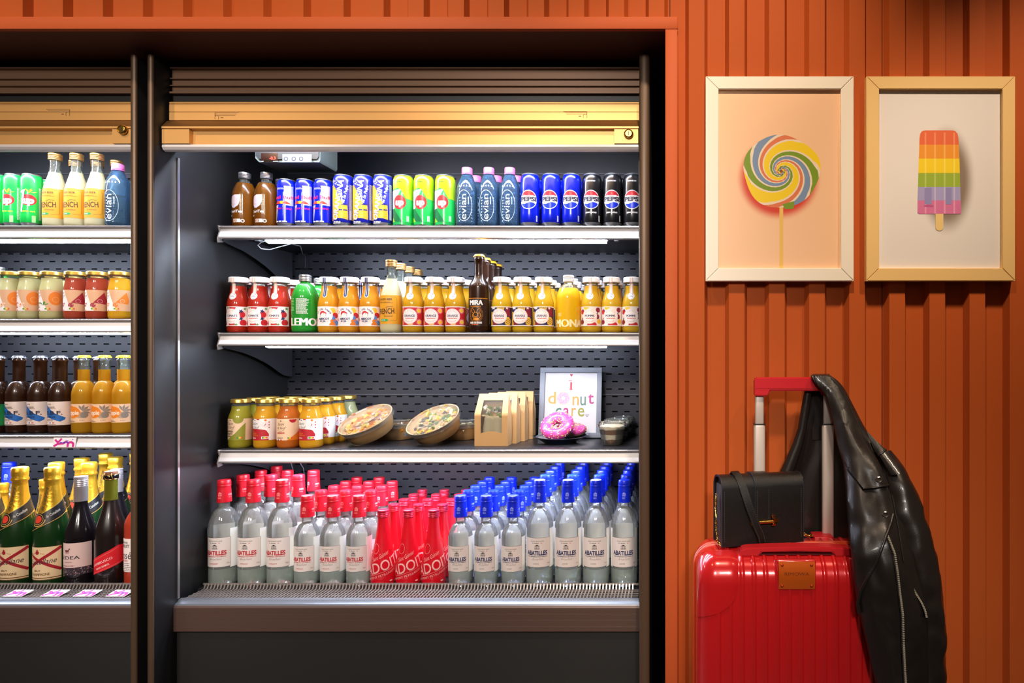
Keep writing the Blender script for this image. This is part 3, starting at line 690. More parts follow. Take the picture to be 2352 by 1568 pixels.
# ---------------------------------------------------------------- small juices
D2 = 1.897
def at2(py): return hgt(py, D2, ZS2)
MU = dict(red=M('tomato_red_print', 'c6222c', .5), blue=M('blue_print', '22408c', .5), orange=M('orange_fruit_print', 'e07a22', .5), yellow=M('yellow_print', 'f0c030', .5), pink=M('soft_pink_print', 'e6a0a8', .5), green=M('green_print', '4a8a3a', .5), maroon=M('maroon_print', '8a1f34', .5), sky=M('sky_print', '5a8ad0', .5), peach=M('peach_print', 'f0c29a', .5))
def star(d, u, v, r, m, n=5, k=.42, a=0): d.poly([((r if i % 2 == 0 else r*k)*math.cos(a + PI*i/n) + u, (r if i % 2 == 0 else r*k)*math.sin(a + PI*i/n) + v) for i in range(2*n)], m)
def juice(name, word, juice_col, style, h=None, r=.0300, seal='round', word2=None):
    h = h or at2(638); root = thing(name, 'b', 'bottle')
    p = shoulder(h - .006, r, .0205, .50, .84, 's', m0=0, m1=1, fill=.87); f = rad_of(p)
    body('bottle', p, [Mjuice('juice_' + name, juice_col), GL], root, disc=(.87*(h - .006), 0))
    obj('lid', Lathe(lid_prof(h - .0165, h, .0262), seg=36), OFFW, root)
    # label band
    d = Decal(); v0, v1 = .018, .076; W = .084
    d.rect(-W/2, W/2, v0, v1, PALE); rnd = random.Random(len(name))
    if style == 'tomato':
        for u, v in ((-.030, .058), (.026, .052), (.030, .028), (-.028, .026), (.002, .074), (.0, .021)): d.circ(u, v, .0095, MU['red'], n=16)
        for u, v in ((.024, .062), (.024, .040), (-.027, .067), (-.027, .024)): star(d, u, v, .007, NAVY)
        for u, v in ((-.012, .072), (.034, .070), (.012, .022)): star(d, u, v, .005, MU['green'])
    elif style == 'abricot':
        for i, (u, v) in enumerate(((.024, .064), (.032, .05), (.025, .036), (.033, .028), (-.030, .06), (-.030, .04), (.024, .022))): d.circ(u, v, .0085, [MU['yellow'], MU['red'], MU['orange'], MU['sky']][i % 4], n=14)
        d.circ(.026, .043, .006, MU['sky'], n=14)
    elif style == 'orange':
        d.rect(-W/2, W/2, v0 + .003, v1 - .003, MU['red'])
        for i, (u, v) in enumerate(((.027, .064), (-.027, .066), (.028, .030), (-.028, .028), (.002, .024))):
            star(d, u, v, .0105, MU['pink'], n=12, k=.6); d.circ(u, v, .006, MU['yellow'] if i % 2 == 0 else MU['orange'], n=14)
    elif style == 'ananas':
        d.rect(-W/2, W/2, v0 + .003, v1 - .003, NAVY)
        d.poly([(.016, .074), (.034, .074), (.036, .045), (.02, .05)], MU['maroon']); d.poly([(-.024, .022), (-.004, .022), (-.006, .032), (-.022, .034)], MU['maroon'])
        for u, v, a in ((.026, .032, .5), (-.029, .048, .2), (.004, .071, 1.2), (-.032, .024, 0)):
            d.circ(u, v, .0105, MU['yellow'], n=16, ry=.0135)
            for k in (-1, 0, 1): d.stroke([(u - .008, v + k*.006 - .005), (u + .008, v + k*.006 + .005)], .0008, NAVY); d.stroke([(u - .008, v + k*.006 + .005), (u + .008, v + k*.006 - .005)], .0008, NAVY)
        for u in (-.022, -.016, .022): star(d, u, .071, .005, PALE)
    elif style == 'pomme':
        for i, (u, v) in enumerate(((.026, .066), (-.026, .060), (.030, .032), (-.028, .030), (.0, .021), (-.012, .073), (.022, .046), (.012, .022))): d.circ(u, v, .0085, [MU['maroon'], MU['red'], MU['yellow']][i % 3], n=12, ry=.0075)
        for u, v, a in ((.022, .056, .8), (-.022, .066, 2), (.027, .043, 2.2), (-.026, .040, 1)): d.poly([(u - .005*math.cos(a), v - .005*math.sin(a)), (u + .0018*math.sin(a), v - .0018*math.cos(a)), (u + .005*math.cos(a), v + .005*math.sin(a)), (u - .0018*math.sin(a), v + .0018*math.cos(a))], NAVY)
    d.rect(-W/2, W/2, v1 - .0022, v1, PALE); d.rect(-W/2, W/2, v0, v0 + .0022, PALE)
    d.circ(-.001, .047, .0225, PALE, n=40); d.ring(-.001, .047, .0206, .0211, MU['pink'])
    if style == 'abricot':
        d.circ(-.001, .051, .0255, PALE, n=40)
        d.arc_text('LE COQ TOQUE', -.001, .047, .0215, .0042, NAVY, bold=.05)
        d.poly([(-.012, .052), (-.009, .061), (-.001, .063), (.007, .058), (.009, .053), (.003, .056), (-.004, .057), (-.009, .051)], MU['red'])
        d.stroke([(-.008, .055), (-.010, .048), (-.012, .045)], .0008, NAVY); d.stroke([(.004, .055), (.007, .051), (.005, .049), (.008, .046)], .0008, NAVY); d.circ(.0, .054, .0011, NAVY, n=8)
        d.text(word, 0, .0395, .0058, NAVY, .055, fit=.031); d.text("d'Eurotise", 0, .0325, .0044, NAVY, .0, .3, fit=.021) if False else d.bars(-.010, .031, .021, 1, .003, NAVY, 4)
        d.arc_text('NECTAR DE FRUITS', -.001, .047, .0185, .0022, NAVY, mid=-PI/2, inward=True)
    else:
        d.text(word, -.001, .0485, .0066, NAVY, .045, fit=word2 or .033)
        d.stroke([(-.013 + .026*t/16, .0405 + .0012*math.sin(t*1.9)) for t in range(17)], .0016, MU['red'])
        d.arc_text('JUS DE FRUITS', -.001, .047, .0163, .0023, MU['maroon']); d.arc_text('BIOLOGIQUE', -.001, .047, .0163, .0023, MU['maroon'], mid=-PI/2, inward=True)
    d.clip(-W/2, W/2, v0, v1).wrap(f, rref=r); d.obj('label', root)
    # seal strip from the lid down the neck
    d = Decal(); zt = h - .003
    if seal == 'round':
        d.rect(-.0052, .0052, .108, zt, M('seal_strip', 'd9b9ae', .45)); d.rect(-.002, .002, .108, zt, M('seal_core', 'efdcd4', .45))
        d.circ(-.001, .107, .0105, WHITE, n=28); d.ring(-.001, .107, .008, .0086, NAVY); d.text('COQ', -.001, .1065, .0036, NAVY, .03, fit=.010); d.poly([(.001, .112), (.004, .1145), (.006, .112)], MU['red'])
    else:
        d.rect(-.0055, .0055, .108, zt, WHITE); d.circ(0, .108, .0055, WHITE, n=20); d.rect(-.0043, .0043, .109, zt, NAVY); d.circ(0, .109, .0043, NAVY, n=20); d.rect(-.0006, .0006, .112, zt, WHITE); d.circ(0, .110, .002, MU['sky'], n=12)
    d.map(lambda u, v, l: Vector((u, -((max(f(min(v, h - .02)), .0264 if v > h - .0175 else 0)) + .0006 + l*.0001) + u*u/(2*.021), v)), ustep=.002, vstep=.004)
    d.obj('seal_strip', root, label='paper seal over the lid'); return Proto(root)
ST2 = .0685
for nm, word, col, sty, seal, xs, desc, nr, fit in (
    ('tomato_juice_bottle', 'TOMATE', 'c22a12', 'tomato', 'round', (548, 596, 643), 'red tomato juice bottle', 3, None),
    ('apricot_juice_bottle', 'ABRICOT', 'e6a01c', 'abricot', 'bar', (756, 803, 851), 'dark-sealed apricot juice bottle', 3, None),
    ('orange_juice_bottle', 'ORANGE', 'dca90f', 'orange', 'round', (950, 998, 1047), 'daisy-label orange juice bottle', [3, 3, 1], None),
    ('pineapple_juice_bottle', 'ANANAS', 'e2ba1c', 'ananas', 'round', (1153, 1200, 1249), 'pineapple juice bottle', 3, .030),
    ('apple_juice_bottle', 'POMME', 'e6ba28', 'pomme', 'round', (1358, 1405, 1451.5), 'pale-label apple juice bottle', 3, .028)):
    pj = juice(nm, word, col, sty, seal=seal, word2=fit)
    stock(pj, desc, xs, D2, ST2, ZS2, nr, nm.replace('_', ' ') + 's on the middle shelf', jit=.0003)
    if nm == 'orange_juice_bottle':
        for k, lab in ((1, 'orange juice bottle half hidden just behind the dark beer bottle'), (2, 'orange juice bottle third from the shelf edge behind the dark beer')): pj.put((-.6515, D2 + .067*k, ZS2), lab, 'orange juice bottles on the middle shelf', rz=1.2)
# ---------------------------------------------------------------- lemonades
def lemonade(name, col, h, tr):
    root = thing(name, 'b', 'bottle'); r = .0362
    p = shoulder(h - .006, r, .0135, .60, .885, 'c', m0=0, m1=1, fill=.80 if col != '1f9a2a' else .90); f = rad_of(p)
    body('bottle', p, [Mjuice('soda_' + name, col, tr), GL if col != '1f9a2a' else Mtint('green_glass', '2cae3a', .6)], root, disc=((.80 if col != '1f9a2a' else .90)*(h - .006), 0))
    obj('screw_cap', Lathe(screw_cap(h - .020, h, .0165), seg=32), SILV if col == '1f9a2a' else OFFW, root); d = Decal()
    if col == '1f9a2a':
        d.text('LEMONAID', .050, .031, .0235, WHITE, .06, fit=.150); d.bars(-.006, .098, .036, 12, .0013, WHITE, 4, gap=2.2); d.bars(-.006, .063, .034, 4, .0013, WHITE, 5, gap=2.2); d.bars(-.034, .098, .022, 9, .0013, M('pale_green_print', '9fe08a', .5), 6, gap=3.4)
    else: d.text('LEMONAID', .006, .027, .0235, M('pale_yellow_print', 'f6e6b0', .5), .06, fit=.150); d.bars(-.028, .055, .014, 4, .0012, M('pale_yellow_print'), 4, gap=2.2)
    d.clip(-.07, .07).wrap(r, base=.0005); d.obj('print', root); return Proto(root)
pl = lemonade('green_lemonade_bottle', '1f9a2a', at2(632), .3); stock(pl, 'bright green lemonade bottle', (701,), D2, .078, ZS2, 3, 'green lemonade bottles')
py_ = lemonade('yellow_lemonade_bottle', 'f4c40a', at2(633), .3); stock(py_, 'bright yellow lemonade bottle', (1306,), D2, .078, ZS2, 4, 'yellow lemonade bottles')
# ---------------------------------------------------------------- ginger beer
def ginger(name, h, r):
    root = thing(name, 'b', 'bottle')
    p = shoulder(h - .006, r, .0125, .44, .86, 's', m0=0, m1=1, fill=.76); f = rad_of(p)
    body('bottle', p, [Mjuice('cloudy_ginger', 'e6dcae', .35), GL], root, disc=(.76*(h - .006), 0))
    obj('screw_cap', Lathe(screw_cap(h - .020, h, .0163), seg=36), M('gold_cap', 'd0a060', .3, metal=.7), root)
    d = Decal(); A = M('amber_label', 'd9981f', .5); B = M('brown_print', '4a2c12', .5); v0, v1 = .024, .024 + .083*h/.21
    q = (v1 - v0) / .083
    d.rect(-.052, .052, v0, v1, A); d.stroke([(-.034, v1 - .005), (.028, v1 - .005), (.032, v1 - .010), (.032, v0 + .014), (.028, v0 + .010), (.012, v0 + .010)], .0007, B)
    d.text('GINGER BEER', -.003, v1 - .012*q, .0062, B, .05, fit=.043); d.bars(-.027, v1 - .021*q, .05, 2, .0011, B, 3)
    d.text('LA', -.028, v0 + .050*q, .006, B, 0); d.text('FRENCH', -.001, v0 + .037*q, .0155*q, B, .025, rot=.05, fit=.050); d.stroke([(.0, v0 + .047*q), (.008, v0 + .050*q), (.02, v0 + .050*q)], .0012, B)
    d.text("S'IL VOUS PLAIT", .008, v0 + .0225*q, .0032, B, .02, fit=.024)
    GR = M('green_badge', '2a9a5a', .5); d.poly([(-.016, v0 + .008), (.004, v0 + .008), (.009, v0 + .0115), (.004, v0 + .015), (-.016, v0 + .015)], GR); d.bars(-.014, v0 + .0105, .017, 1, .002, WHITE, 3)
    d.clip(-.052, .052, v0, v1).wrap(f, rref=r); d.obj('label', root); return Proto(root)
pg = ginger('ginger_beer_bottle', at2(598), .0312)
stock(pg, 'tall cloudy ginger beer with gold cap', (899,), D2, .064, ZS2, 4, 'ginger beers on the middle shelf', rz=[-.10])
# ---------------------------------------------------------------- beers
AMB = Mtint('brown_beer_glass', '3a1d0a', .42)
def beer(name, h, r, glass, cap, deco, a=.50, b=.80, rn=.0128, kind='s', neck=None, fill=None):
    root = thing(name, 'b', 'bottle')
    p = shoulder(h - .004, r, rn, a, b, kind, m0=0, m1=1, fill=fill); p[-1] = (rn*1.0, p[-1][1], *p[-1][2:])
    m = 1 if fill else 0
    p = p[:-1] + [(rn, h - .020, m), (rn*1.12, h - .018, m), (rn*1.12, h - .012, m), (rn, h - .009, m), (rn*.95, h - .004, m)]
    body('bottle', p, [glass, GL], root, disc=(fill*(h - .004), 0) if fill else None)
    obj('crown_cap', crown(bmesh.new(), h - .0075, h, .0163), cap, root)
    d = Decal(); deco(d); d.wrap(rad_of(p), rref=r); d.obj('label', root); return Proto(root)
def deco_mira(d):
    K = M('dark_label', '2a160c', .4); O = M('orange_gold_print', 'd98a1e', .4); W = .075
    d.rect(-W/2, W/2, .018, .100, K); d.rect(-W/2, W/2, .0995, .101, O)
    d.text('MIRA', 0, .088, .0155, WHITE, .05, fit=.040); d.bars(-.017, .076, .035, 1, .0015, O, 5)
    for i in range(36):
        a = 2*PI*i/36; d.stroke([(.0165*math.cos(a), .053 + .020*math.sin(a)), (.0215*math.cos(a), .053 + .0255*math.sin(a))], .0008, O); d.l -= 1
    d.l += 1
    d.ring(0, .052, .006, .0075, O); d.ring(.002, .050, .011, .0125, O, a0=PI*.9, a1=PI*2.2); d.poly([(-.008, .036), (.004, .034), (.010, .038), (.006, .043), (-.005, .043)], O)
    for s in (-1, 1): d.stroke([(s*.003, .058), (s*.005, .066), (s*.011, .069)], .0011, O); d.stroke([(s*.006, .054), (s*.012, .060), (s*.013, .066)], .001, O); d.stroke([(s*.004, .046), (s*.010, .048)], .001, O)
    d.text("BRASSEE A L'EAU DE SOURCE", 0, .028, .0052, WHITE, .06, fit=.036); d.bars(-.012, .021, .024, 1, .0024, M('orange_red_print', 'd0561e'), 4)
pm = beer('dark_beer_bottle', at2(585), .0305, AMB, M('orange_crown', 'f0a21c', .35), deco_mira, .58, .76, .0142)
stock(pm, 'tall brown beer with orange crown cap', (1101,), D2, .064, ZS2, 4, 'dark beers on the middle shelf', rz=[-.05])

# ---------------------------------------------------------------- soups and smoothies in wide glass
def logo_sain(d, u, v, s, m):
    d.text('Sain', u, v + .004*s, .0075*s, m, -.004, .35, fit=.019*s); d.text('& Sauf', u + .002*s, v - .0055*s, .0065*s, m, -.004, .35, fit=.024*s)
    d.poly([(u - .002*s, v + .011*s), (u + .001*s, v + .0135*s), (u + .004*s, v + .011*s)], m); d.ring(u, v - .003*s, .0115*s, .0122*s, m, n=12, a0=-PI*.8, a1=-PI*.2)
def score(d, u, v, s=1.0):
    for i, c in enumerate(('2f7a3a', '8aba3a', 'f0cc30', 'e89a2a', 'd8452a')): d.rect(u + i*.0026*s, u + (i+1)*.0026*s, v, v + .005*s, M('score_' + c, c, .5))
def flag(d, u, v):
    for i, c in enumerate(('2a4aa0', 'f2f0ee', 'd03030')): d.rect(u + i*.0045, u + (i+1)*.0045, v, v + .0026, M('flag_' + c, c, .5))
def soup(name, col, style, h, r, lid=GOLDLID):
    root = thing(name, 'b', 'bottle')
    p = shoulder(h - .004, r, .0232, .60, .86, 's', m0=0, m1=1, fill=.88); f = rad_of(p)
    body('bottle', p, [Mjuice('soup_' + name, col, .35), GLC], root, disc=(.88*(h - .004), 0))
    obj('lid', Lathe(lid_prof(h - .012, h, .0268), seg=36), lid, root)
    d = Decal(); v0, v1, W = .023, .023 + .44*h, .112
    PCH = M('peach_label', 'e9c6a4', .5); RD = M('soup_red', 'b81f2a', .5); OL = M('olive_print', '8a8a2c', .5)
    if style == 'olive':
        d.rect(-W/2, W/2, v0, v1, PCH); d.circ(.012, v1, .014, OL, a0=PI, a1=2*PI); d.poly([(-.024, v0), (.030, v0), (.031, v1 - .012), (.020, v1 - .024), (.004, v0 + .020)], OL)
        logo_sain(d, -.012, v1 - .018, 1.15, INK)
        for i, t in enumerate(('SOUPE FROIDE', 'COURGETTE', 'BASILIC')): d.text(t, -.014, v0 + .026 - i*.0068, .0045, M('olive_ink', '4a4a1c'), .04, fit=(.026, .022, .016)[i])
        score(d, .010, v0 + .005)
    elif style == 'red':
        d.rect(-W/2, W/2, v0, v1, WHITE); d.poly([(-W/2, v0), (.026, v0), (.0265, v0 + .018), (.020, v0 + .029)] + [(.016 - .078*t, v0 + .031 + .004*math.sin(PI*t)) for t in (0, .25, .5, .75, 1)], RD)
        logo_sain(d, -.014, v1 - .018, 1.15, INK); d.rect(-.026, -.018, v1 - .004, v1, NAVY); d.rect(-.006, .002, v1 - .003, v1, MU['red'])
        d.circ(.018, v1 - .004, .0032, MU['orange']); d.ring(.017, v1 - .018, .0062, .0067, MU['pink']); d.stroke([(.0155, v1 - .021), (.0185, v1 - .015)], .0018, MU['red'])
        for i in range(3): d.circ(.027, v1 - .010 - i*.008, .0018, REDI, n=10)
        d.text('VELOUTE', -.014, v0 + .020, .0035, MU['orange'], .03, fit=.015); d.text('POTIMARRONS', -.014, v0 + .0145, .0035, MU['orange'], .03, fit=.026); d.text('250 mL', -.015, v0 + .007, .0045, PALE, .03, fit=.014)
        d.rect(.0075, .0255, v0 + .0035, v0 + .0115, PALE); score(d, .0095, v0 + .005, 1.05)
    elif style == 'gaspacho':
        d.rect(-W/2, W/2, v0, v1, PCH); d.circ(.028, v1 - .002, .010, RD, a0=PI, a1=2*PI); d.poly([(.012, v0), (W/2, v0), (W/2, v0 + .034)], MU['orange']); d.poly([(-W/2, v0), (-.026, v0), (-.034, v0 + .03), (-W/2, v0 + .03)], RD)
        logo_sain(d, -.006, v1 - .020, 1.15, INK); d.text('GASPACHO', -.006, v0 + .022, .005, RD, .05, fit=.025); d.bars(-.018, v0 + .006, .024, 1, .002, INK, 4); flag(d, -.015, v0); score(d, .014, v0 + .0045, .9)
    elif style in ('citron', 'menthe'):
        d.rect(-W/2, W/2, v0, v1, M('tan_label', 'd8a67e', .5)); d.poly([(-.040, v1), (-.012, v1), (.012, v0), (-.040, v0)], PALE); d.circ(.030, v0 + .6*(v1 - v0), .016, MU['orange'], ry=.020); d.ring(.030, v0 + .55*(v1 - v0), .007, .0075, MU['peach'])
        logo_sain(d, -.018, v1 - .012, .9, INK)
        for i, t in enumerate(('CITRONNADE', 'MIEL', 'MENTHE' if style == 'menthe' else 'GINGEMBRE')): d.text(t, -.017, v0 + .0235 - i*.0062, .0042, M('menthe_ink', '4a6a3a') if style == 'menthe' else MU['red'], .04, fit=(.021, .009, .016)[i])
        if style == 'menthe':
            for a in (.5, 1.3, 2.3): d.poly([(.002, v0 + .016), (.002 + .010*math.cos(a) + .003, v0 + .016 + .008*math.sin(a)), (.002 + .013*math.cos(a), v0 + .016 + .013*math.sin(a)), (.002 + .010*math.cos(a) - .003, v0 + .016 + .010*math.sin(a))], MU['green'])
        else: dots(d, 5, -.002, .008, v0 + .014, v0 + .024, .002, .0035, [MU['peach'], MU['orange']], 4)
        flag(d, -.022, v0 + .001); score(d, .006, v0 + .004, .95)
    else:
        c = {'fraise': M('berry_print', 'a01c2a', .5), 'kiwi': MU['orange']}[style]
        d.rect(-W/2, W/2, v0, v1, M('tan_label', 'd8a67e', .5)); d.poly([(-.040, v1), (-.010, v1), (.012, v0), (-.040, v0)], PALE); d.poly([(.010, v0 + .024), (.036, v1 - .006), (.044, v0 + .03), (.040, v0 + .02)], c); d.ring(.026, v0 + .029, .005, .0055, PALE)
        logo_sain(d, -.018, v1 - .012, .9, INK)
        for i, t in enumerate(('SMOOTHIE', 'FRAISE' if style == 'fraise' else 'KIWI')): d.text(t, -.016, v0 + .0215 - i*.006, .0042, c, .04, fit=(.019, .014)[i])
        d.circ(.010, v0 + .017, .0065, c); dots(d, 5, .006, .014, v0 + .013, v0 + .021, .0006, .001, [PALE], 4)
        flag(d, -.022, v0 + .001); score(d, .006, v0 + .004, .95)
    d.clip(-W/2, W/2, v0, v1).wrap(f, rref=r); d.obj('label', root); return Proto(root)
D3 = 1.900
h3 = hgt(916, D3, ZS3)
ps = soup('green_soup_bottle', 'a8a02a', 'olive', h3, .0317)
ps.put((X_(553, D3), D3, ZS3), 'green courgette soup bottle nearest the cooler side wall, front row', 'soup bottles on the lower shelf')
ps.put((X_(553, D3) + .002, D3 + .066, ZS3), 'green soup bottle behind the front one by the side wall', 'soup bottles on the lower shelf', .6)
ps.put((X_(553, D3) + .004, D3 + .132, ZS3), 'green soup bottle at the back against the side wall', 'soup bottles on the lower shelf', .9)
pr = soup('red_label_soup_bottle', 'e2a61a', 'red', h3, .0317); pk = soup('gazpacho_bottle', 'cf6e1e', 'gaspacho', h3, .0317)
gs = 'soup bottles on the lower shelf'
pr.put((X_(610, D3), D3, ZS3), 'yellow soup with red-and-white label, between green soup and gazpacho bottle', gs)
pk.put((X_(663.5, D3), D3, ZS3), 'orange gazpacho bottle with peach label, front row', gs)
pr.put((X_(715, D3), D3, ZS3), 'yellow soup with red-and-white label, front row, beside the gazpacho', gs)
for k, nm in ((1, 'directly behind the front row'), (2, 'third in the outer column, beside the tilted salad bowl')): pr.put((X_(715, D3) + .002*k, D3 + .066*k, ZS3), 'yellow soup with red-and-white label, ' + nm, gs, .05)
for i, px in ((0, 610), (1, 665)):
    for k in (1, 2): pr.put((X_(px, D3) + .001*k, D3 + .066*k, ZS3), f"yellow soup bottle hidden behind the {'red-label soup' if i == 0 else 'gazpacho'}, {ROWS[k]}", gs, .4)
pc = soup('clear_soup_bottle', 'b9bd8a', 'olive', h3, .0317); pc.put((X_(715, D3) + .006, D3 + .200, ZS3), 'pale clear bottle at the back corner behind the yellow soups', gs, 2.6)

# ---------------------------------------------------------------- waters on the deck
DW = 1.835
WATER = Mglass('water_bottle_glass', 'feffff', 'a8c4ba', refr=.20, ior=1.33, milk=.25, mcol='fbfffd'); WBASE = Mglass('lit_glass_base', 'f4fff8', '8fb8a4', refr=.35, ior=1.33, milk=.42, mcol='f0fff6')  # milk paints in light caught inside the bottles; the base gets more
def water(name, h, r, capm, ink, cap_frac, a, b, last):
    root = thing(name, 'b', 'bottle')
    p = shoulder(h - .004, r, .0142, a, b, 'c', top=1.0); f = rad_of(p)
    p = [(r*.2, .012)] + p[1:]
    zb = .050*h/.299; i = next(i for i, q in enumerate(p) if i > 2 and q[1] > zb); p = p[:i] + [(r, zb)] + p[i:]
    p = [(q[0], q[1], 1 if k < i else 0) for k, q in enumerate(p)]
    body('bottle', p, [WATER, WBASE], root, seg=40)
    zc = h*(1 - cap_frac); rt = .0168
    pc = [(.0188, zc), (.0186, zc + .002), (.0172, h - .026), (.0165, h - .020), (rt, h - .018), (rt + .0007, h - .016), (rt, h - .0145), (rt, h - .012), (rt + .0005, h - .010), (rt, h - .008), (rt, h - .003), (rt*.93, h - .0005), (rt*.85, h), (.0005, h)]
    c = obj('cap_sleeve', Lathe(pc, seg=32), capm, root)
    d = Decal(); FP = M('faint_print_' + name, 'ff9a9a' if 'red' in name else '9aa8ff', .5); zz = zc + .022
    d.rect(-.0045, .0045, zz - .003, zz - .002, FP); d.poly([(-.005, zz + .005), (0, zz + .008), (.005, zz + .005)], FP)
    for u in (-.004, -.0013, .0013, .004): d.rect(u - .0006, u + .0006, zz - .002, zz + .005, FP, up=False)
    d.bars(-.005, zz - .008, .010, 2, .0013, FP, 3); d.text('100%', .028, zz, .005, FP, .05, fit=.013); d.bars(.022, zz - .008, .012, 1, .0013, FP, 3)
    d.wrap(rad_of(pc), rref=.018); d.obj('print', c)
    d = Decal(); s = r / .039; v0, v1 = h*.176, h*.176 + .078*h/.299 if h > .28 else h*.176 + .072; v0, v1 = (.0575, .1405) if h > .28 else (.043, .115)
    W = .080*s; s *= 1.3; K = M('label_edge', '2a2a30', .5); Q = M('water_label', 'e3d8d5', .45)
    d.rect(-W/2 - .0006, W/2 + .0006, v0 - .0006, v1 + .0006, K); d.rect(-W/2, W/2, v0, v1, Q); hh = v1 - v0
    d.text('SOURCE SAINTE-ANNE', 0, v1 - .11*hh, .0026*s, INK, .0, fit=.030*s); d.rect(-.011*s, -.008*s, v1 - .185*hh, v1 - .17*hh, NAVY); d.rect(.008*s, .011*s, v1 - .185*hh, v1 - .17*hh, MU['red']); d.bars(-.006*s, v1 - .185*hh, .012*s, 1, .0012, INK, 3)
    zt = v0 + .635*hh; d.poly([(-.0055*s, zt + .006*s), (0, zt + .009*s), (.0055*s, zt + .006*s)], INK); d.rect(-.0062*s, .0062*s, zt - .0012, zt, INK)
    for u in (-.0048, -.0028, -.0009, .0009, .0028, .0048): d.rect(u*s - .0004, u*s + .0004, zt, zt + .006*s, INK, up=False)
    d.text('ABATILLES', -.001*s, v0 + .49*hh, .0098*s, ink, .035, fit=.0475*s); d.text('EAU MINERALE NATURELLE', 0, v0 + .365*hh, .0024*s, ink, .03, fit=.044*s)
    d.text('Arcachon', .001, v0 + .285*hh, .0056*s, M('grey_script', '8a7a78'), -.012, .5, fit=.026*s); d.text(last, -.003, v0 + .12*hh, .0028*s, ink if 'red' in name else INK, .0, fit=(.018 if len(last) > 8 else .012)*s); d.text('75cl' if h > .28 else '50cl', W/2 - .006, v0 + .12*hh, .003*s, M('grey_script'), 0, .2)
    d.wrap(r, base=.0004); d.obj('label', root)
    s = r / .039; d = Decal(); d.rect(-.084*s, .084*s, v0 - .004, v1 + .024, M('back_label', 'fafcfc', .5)); d.wrap(r, base=.0004, rot=PI); d.obj('back_label', root)
    return Proto(root)
RC = M('red_sleeve', 'c41226', .38); BC = M('blue_sleeve', '0a25c8', .35)
hb, hs = hgt(1101.5, DW, ZDK), hgt(1137, DW, ZDK)
w1 = water('red_cap_water_bottle', hb, .0384, RC, REDI, .212, .56, .745, 'LA PETILLANTE'); w2 = water('small_red_cap_water_bottle', hs, .0338, RC, REDI, .24, .53, .70, 'LA PETILLANTE')
w3 = water('small_blue_cap_water_bottle', hs, .0338, BC, NAVY, .24, .53, .70, 'LA PLATE'); w4 = water('blue_cap_water_bottle', hb, .0384, BC, NAVY, .212, .56, .745, 'LA PLATE')
stock(w1, 'tall red-capped water bottle', (515, 582, 648), DW, .0808, ZDK, [4, 3, 3], 'tall red-capped water bottles', rz=[0, .02, 0], jit=.0006)
stock(w2, 'short red-capped water bottle', (706, 765, 825), DW, .0715, ZDK, [5, 5, 4], 'short red-capped water bottles', jit=.0006)
stock(w3, 'short blue-capped water bottle', (1058, 1117, 1179), DW, .0715, ZDK, [5, 5, 5], 'short blue-capped water bottles', jit=.0006)
stock(w4, 'tall blue-capped water bottle', (1240, 1305, 1369, 1434), DW, .0808, ZDK, [5, 5, 5, 5], 'tall blue-capped water bottles', jit=.0006)
def badoit():
    root = thing('red_sparkling_water_bottle', 'b', 'bottle'); h = hgt(1170, DW, ZDK); r = .0336
    tab = [(0, r*.9), (.004, r*.98), (.010, r), (.26*h, r*.99), (.40*h, r*.86), (.55*h, r*.68), (.70*h, r*.53), (.85*h, r*.43), (.93*h, r*.40), (h - .004, r*.38)]
    p = [(r*.3, .002)] + [(smooth_tab(tab, z), z) for z in [0, .004, .010] + [.010 + (h - .014 - .010)*i/18 for i in range(1, 19)] + [h - .004]]
    body('bottle', p, [Mtint('red_glass', 'ea1830', .32)], root)
    obj('screw_cap', Lathe(screw_cap(h - .021, h, .0158, 3), seg=32), M('red_metal_cap', 'cf2a44', .3, metal=.5), root)
    d = Decal(); S = M('soft_white_print', 'f0b8b4', .5); WH = M('bright_white_print', 'fff4f2', .5)
    d.text('BADOIT', .002, .056, .030, S, .008, .10, rot=.30, fit=.126); d.stroke([(-.04, .024), (.05, .053)], .0006, S)
    d.text('FINEMENT PETILLANTE', .004, .030, .0062, S, .0, rot=.30, fit=.094); d.text('Saint Galmier', .006, .086, .012, S, -.012, .4, rot=.42, fit=.056); d.ring(-.012, .106, .0112, .0118, S, ky=1.2)
    d.rect(.032, .040, .012, .0155, WH)
    f = lambda v: smooth_tab(tab, v); d.map(lambda u, v, l: Vector(((f(v) + .0005 + l*.0001)*math.sin(u/f(.05)), -(f(v) + .0005 + l*.0001)*math.cos(u/f(.05)), v)), ustep=.005, vstep=.006); d.obj('print', root); return Proto(root)
stock(badoit(), 'red glass sparkling water bottle', (880, 938, 996), DW, .0715, ZDK, [5, 5, 5], 'red sparkling water bottles', jit=.0006)
# ================================================================ food on the lower shelf
KRAFT = M('kraft_paper', 'c79a63', .7, bump=(500, .2)); KRAFT_IN = M('kraft_pale', 'd6b88a', .6)
FILM = Mglass('clear_film', 'fdfdfc', 'ecece8', milk=.10)
def lumps(bm, n, fn, sizes, mats, seed, sub=1):
    rnd = random.Random(seed)
    for i in range(n):
        c = fn(rnd); s = rnd.uniform(*sizes)
        r = bmesh.ops.create_icosphere(bm, subdivisions=sub, radius=1); k = rnd.randrange(mats)
        rot = Matrix.Rotation(rnd.uniform(0, 6), 3, Vector((rnd.uniform(-1, 1), rnd.uniform(-1, 1), rnd.uniform(-1, 1))).normalized()); e = Vector((rnd.uniform(.7, 1.5), rnd.uniform(.7, 1.2), rnd.uniform(.5, .8)))
        for v in r['verts']: v.co = Vector(c) + rot @ Vector((v.co.x*s*e.x, v.co.y*s*e.y, v.co.z*s*e.z))
        for f in {f for v in r['verts'] for f in v.link_faces}: f.material_index = k
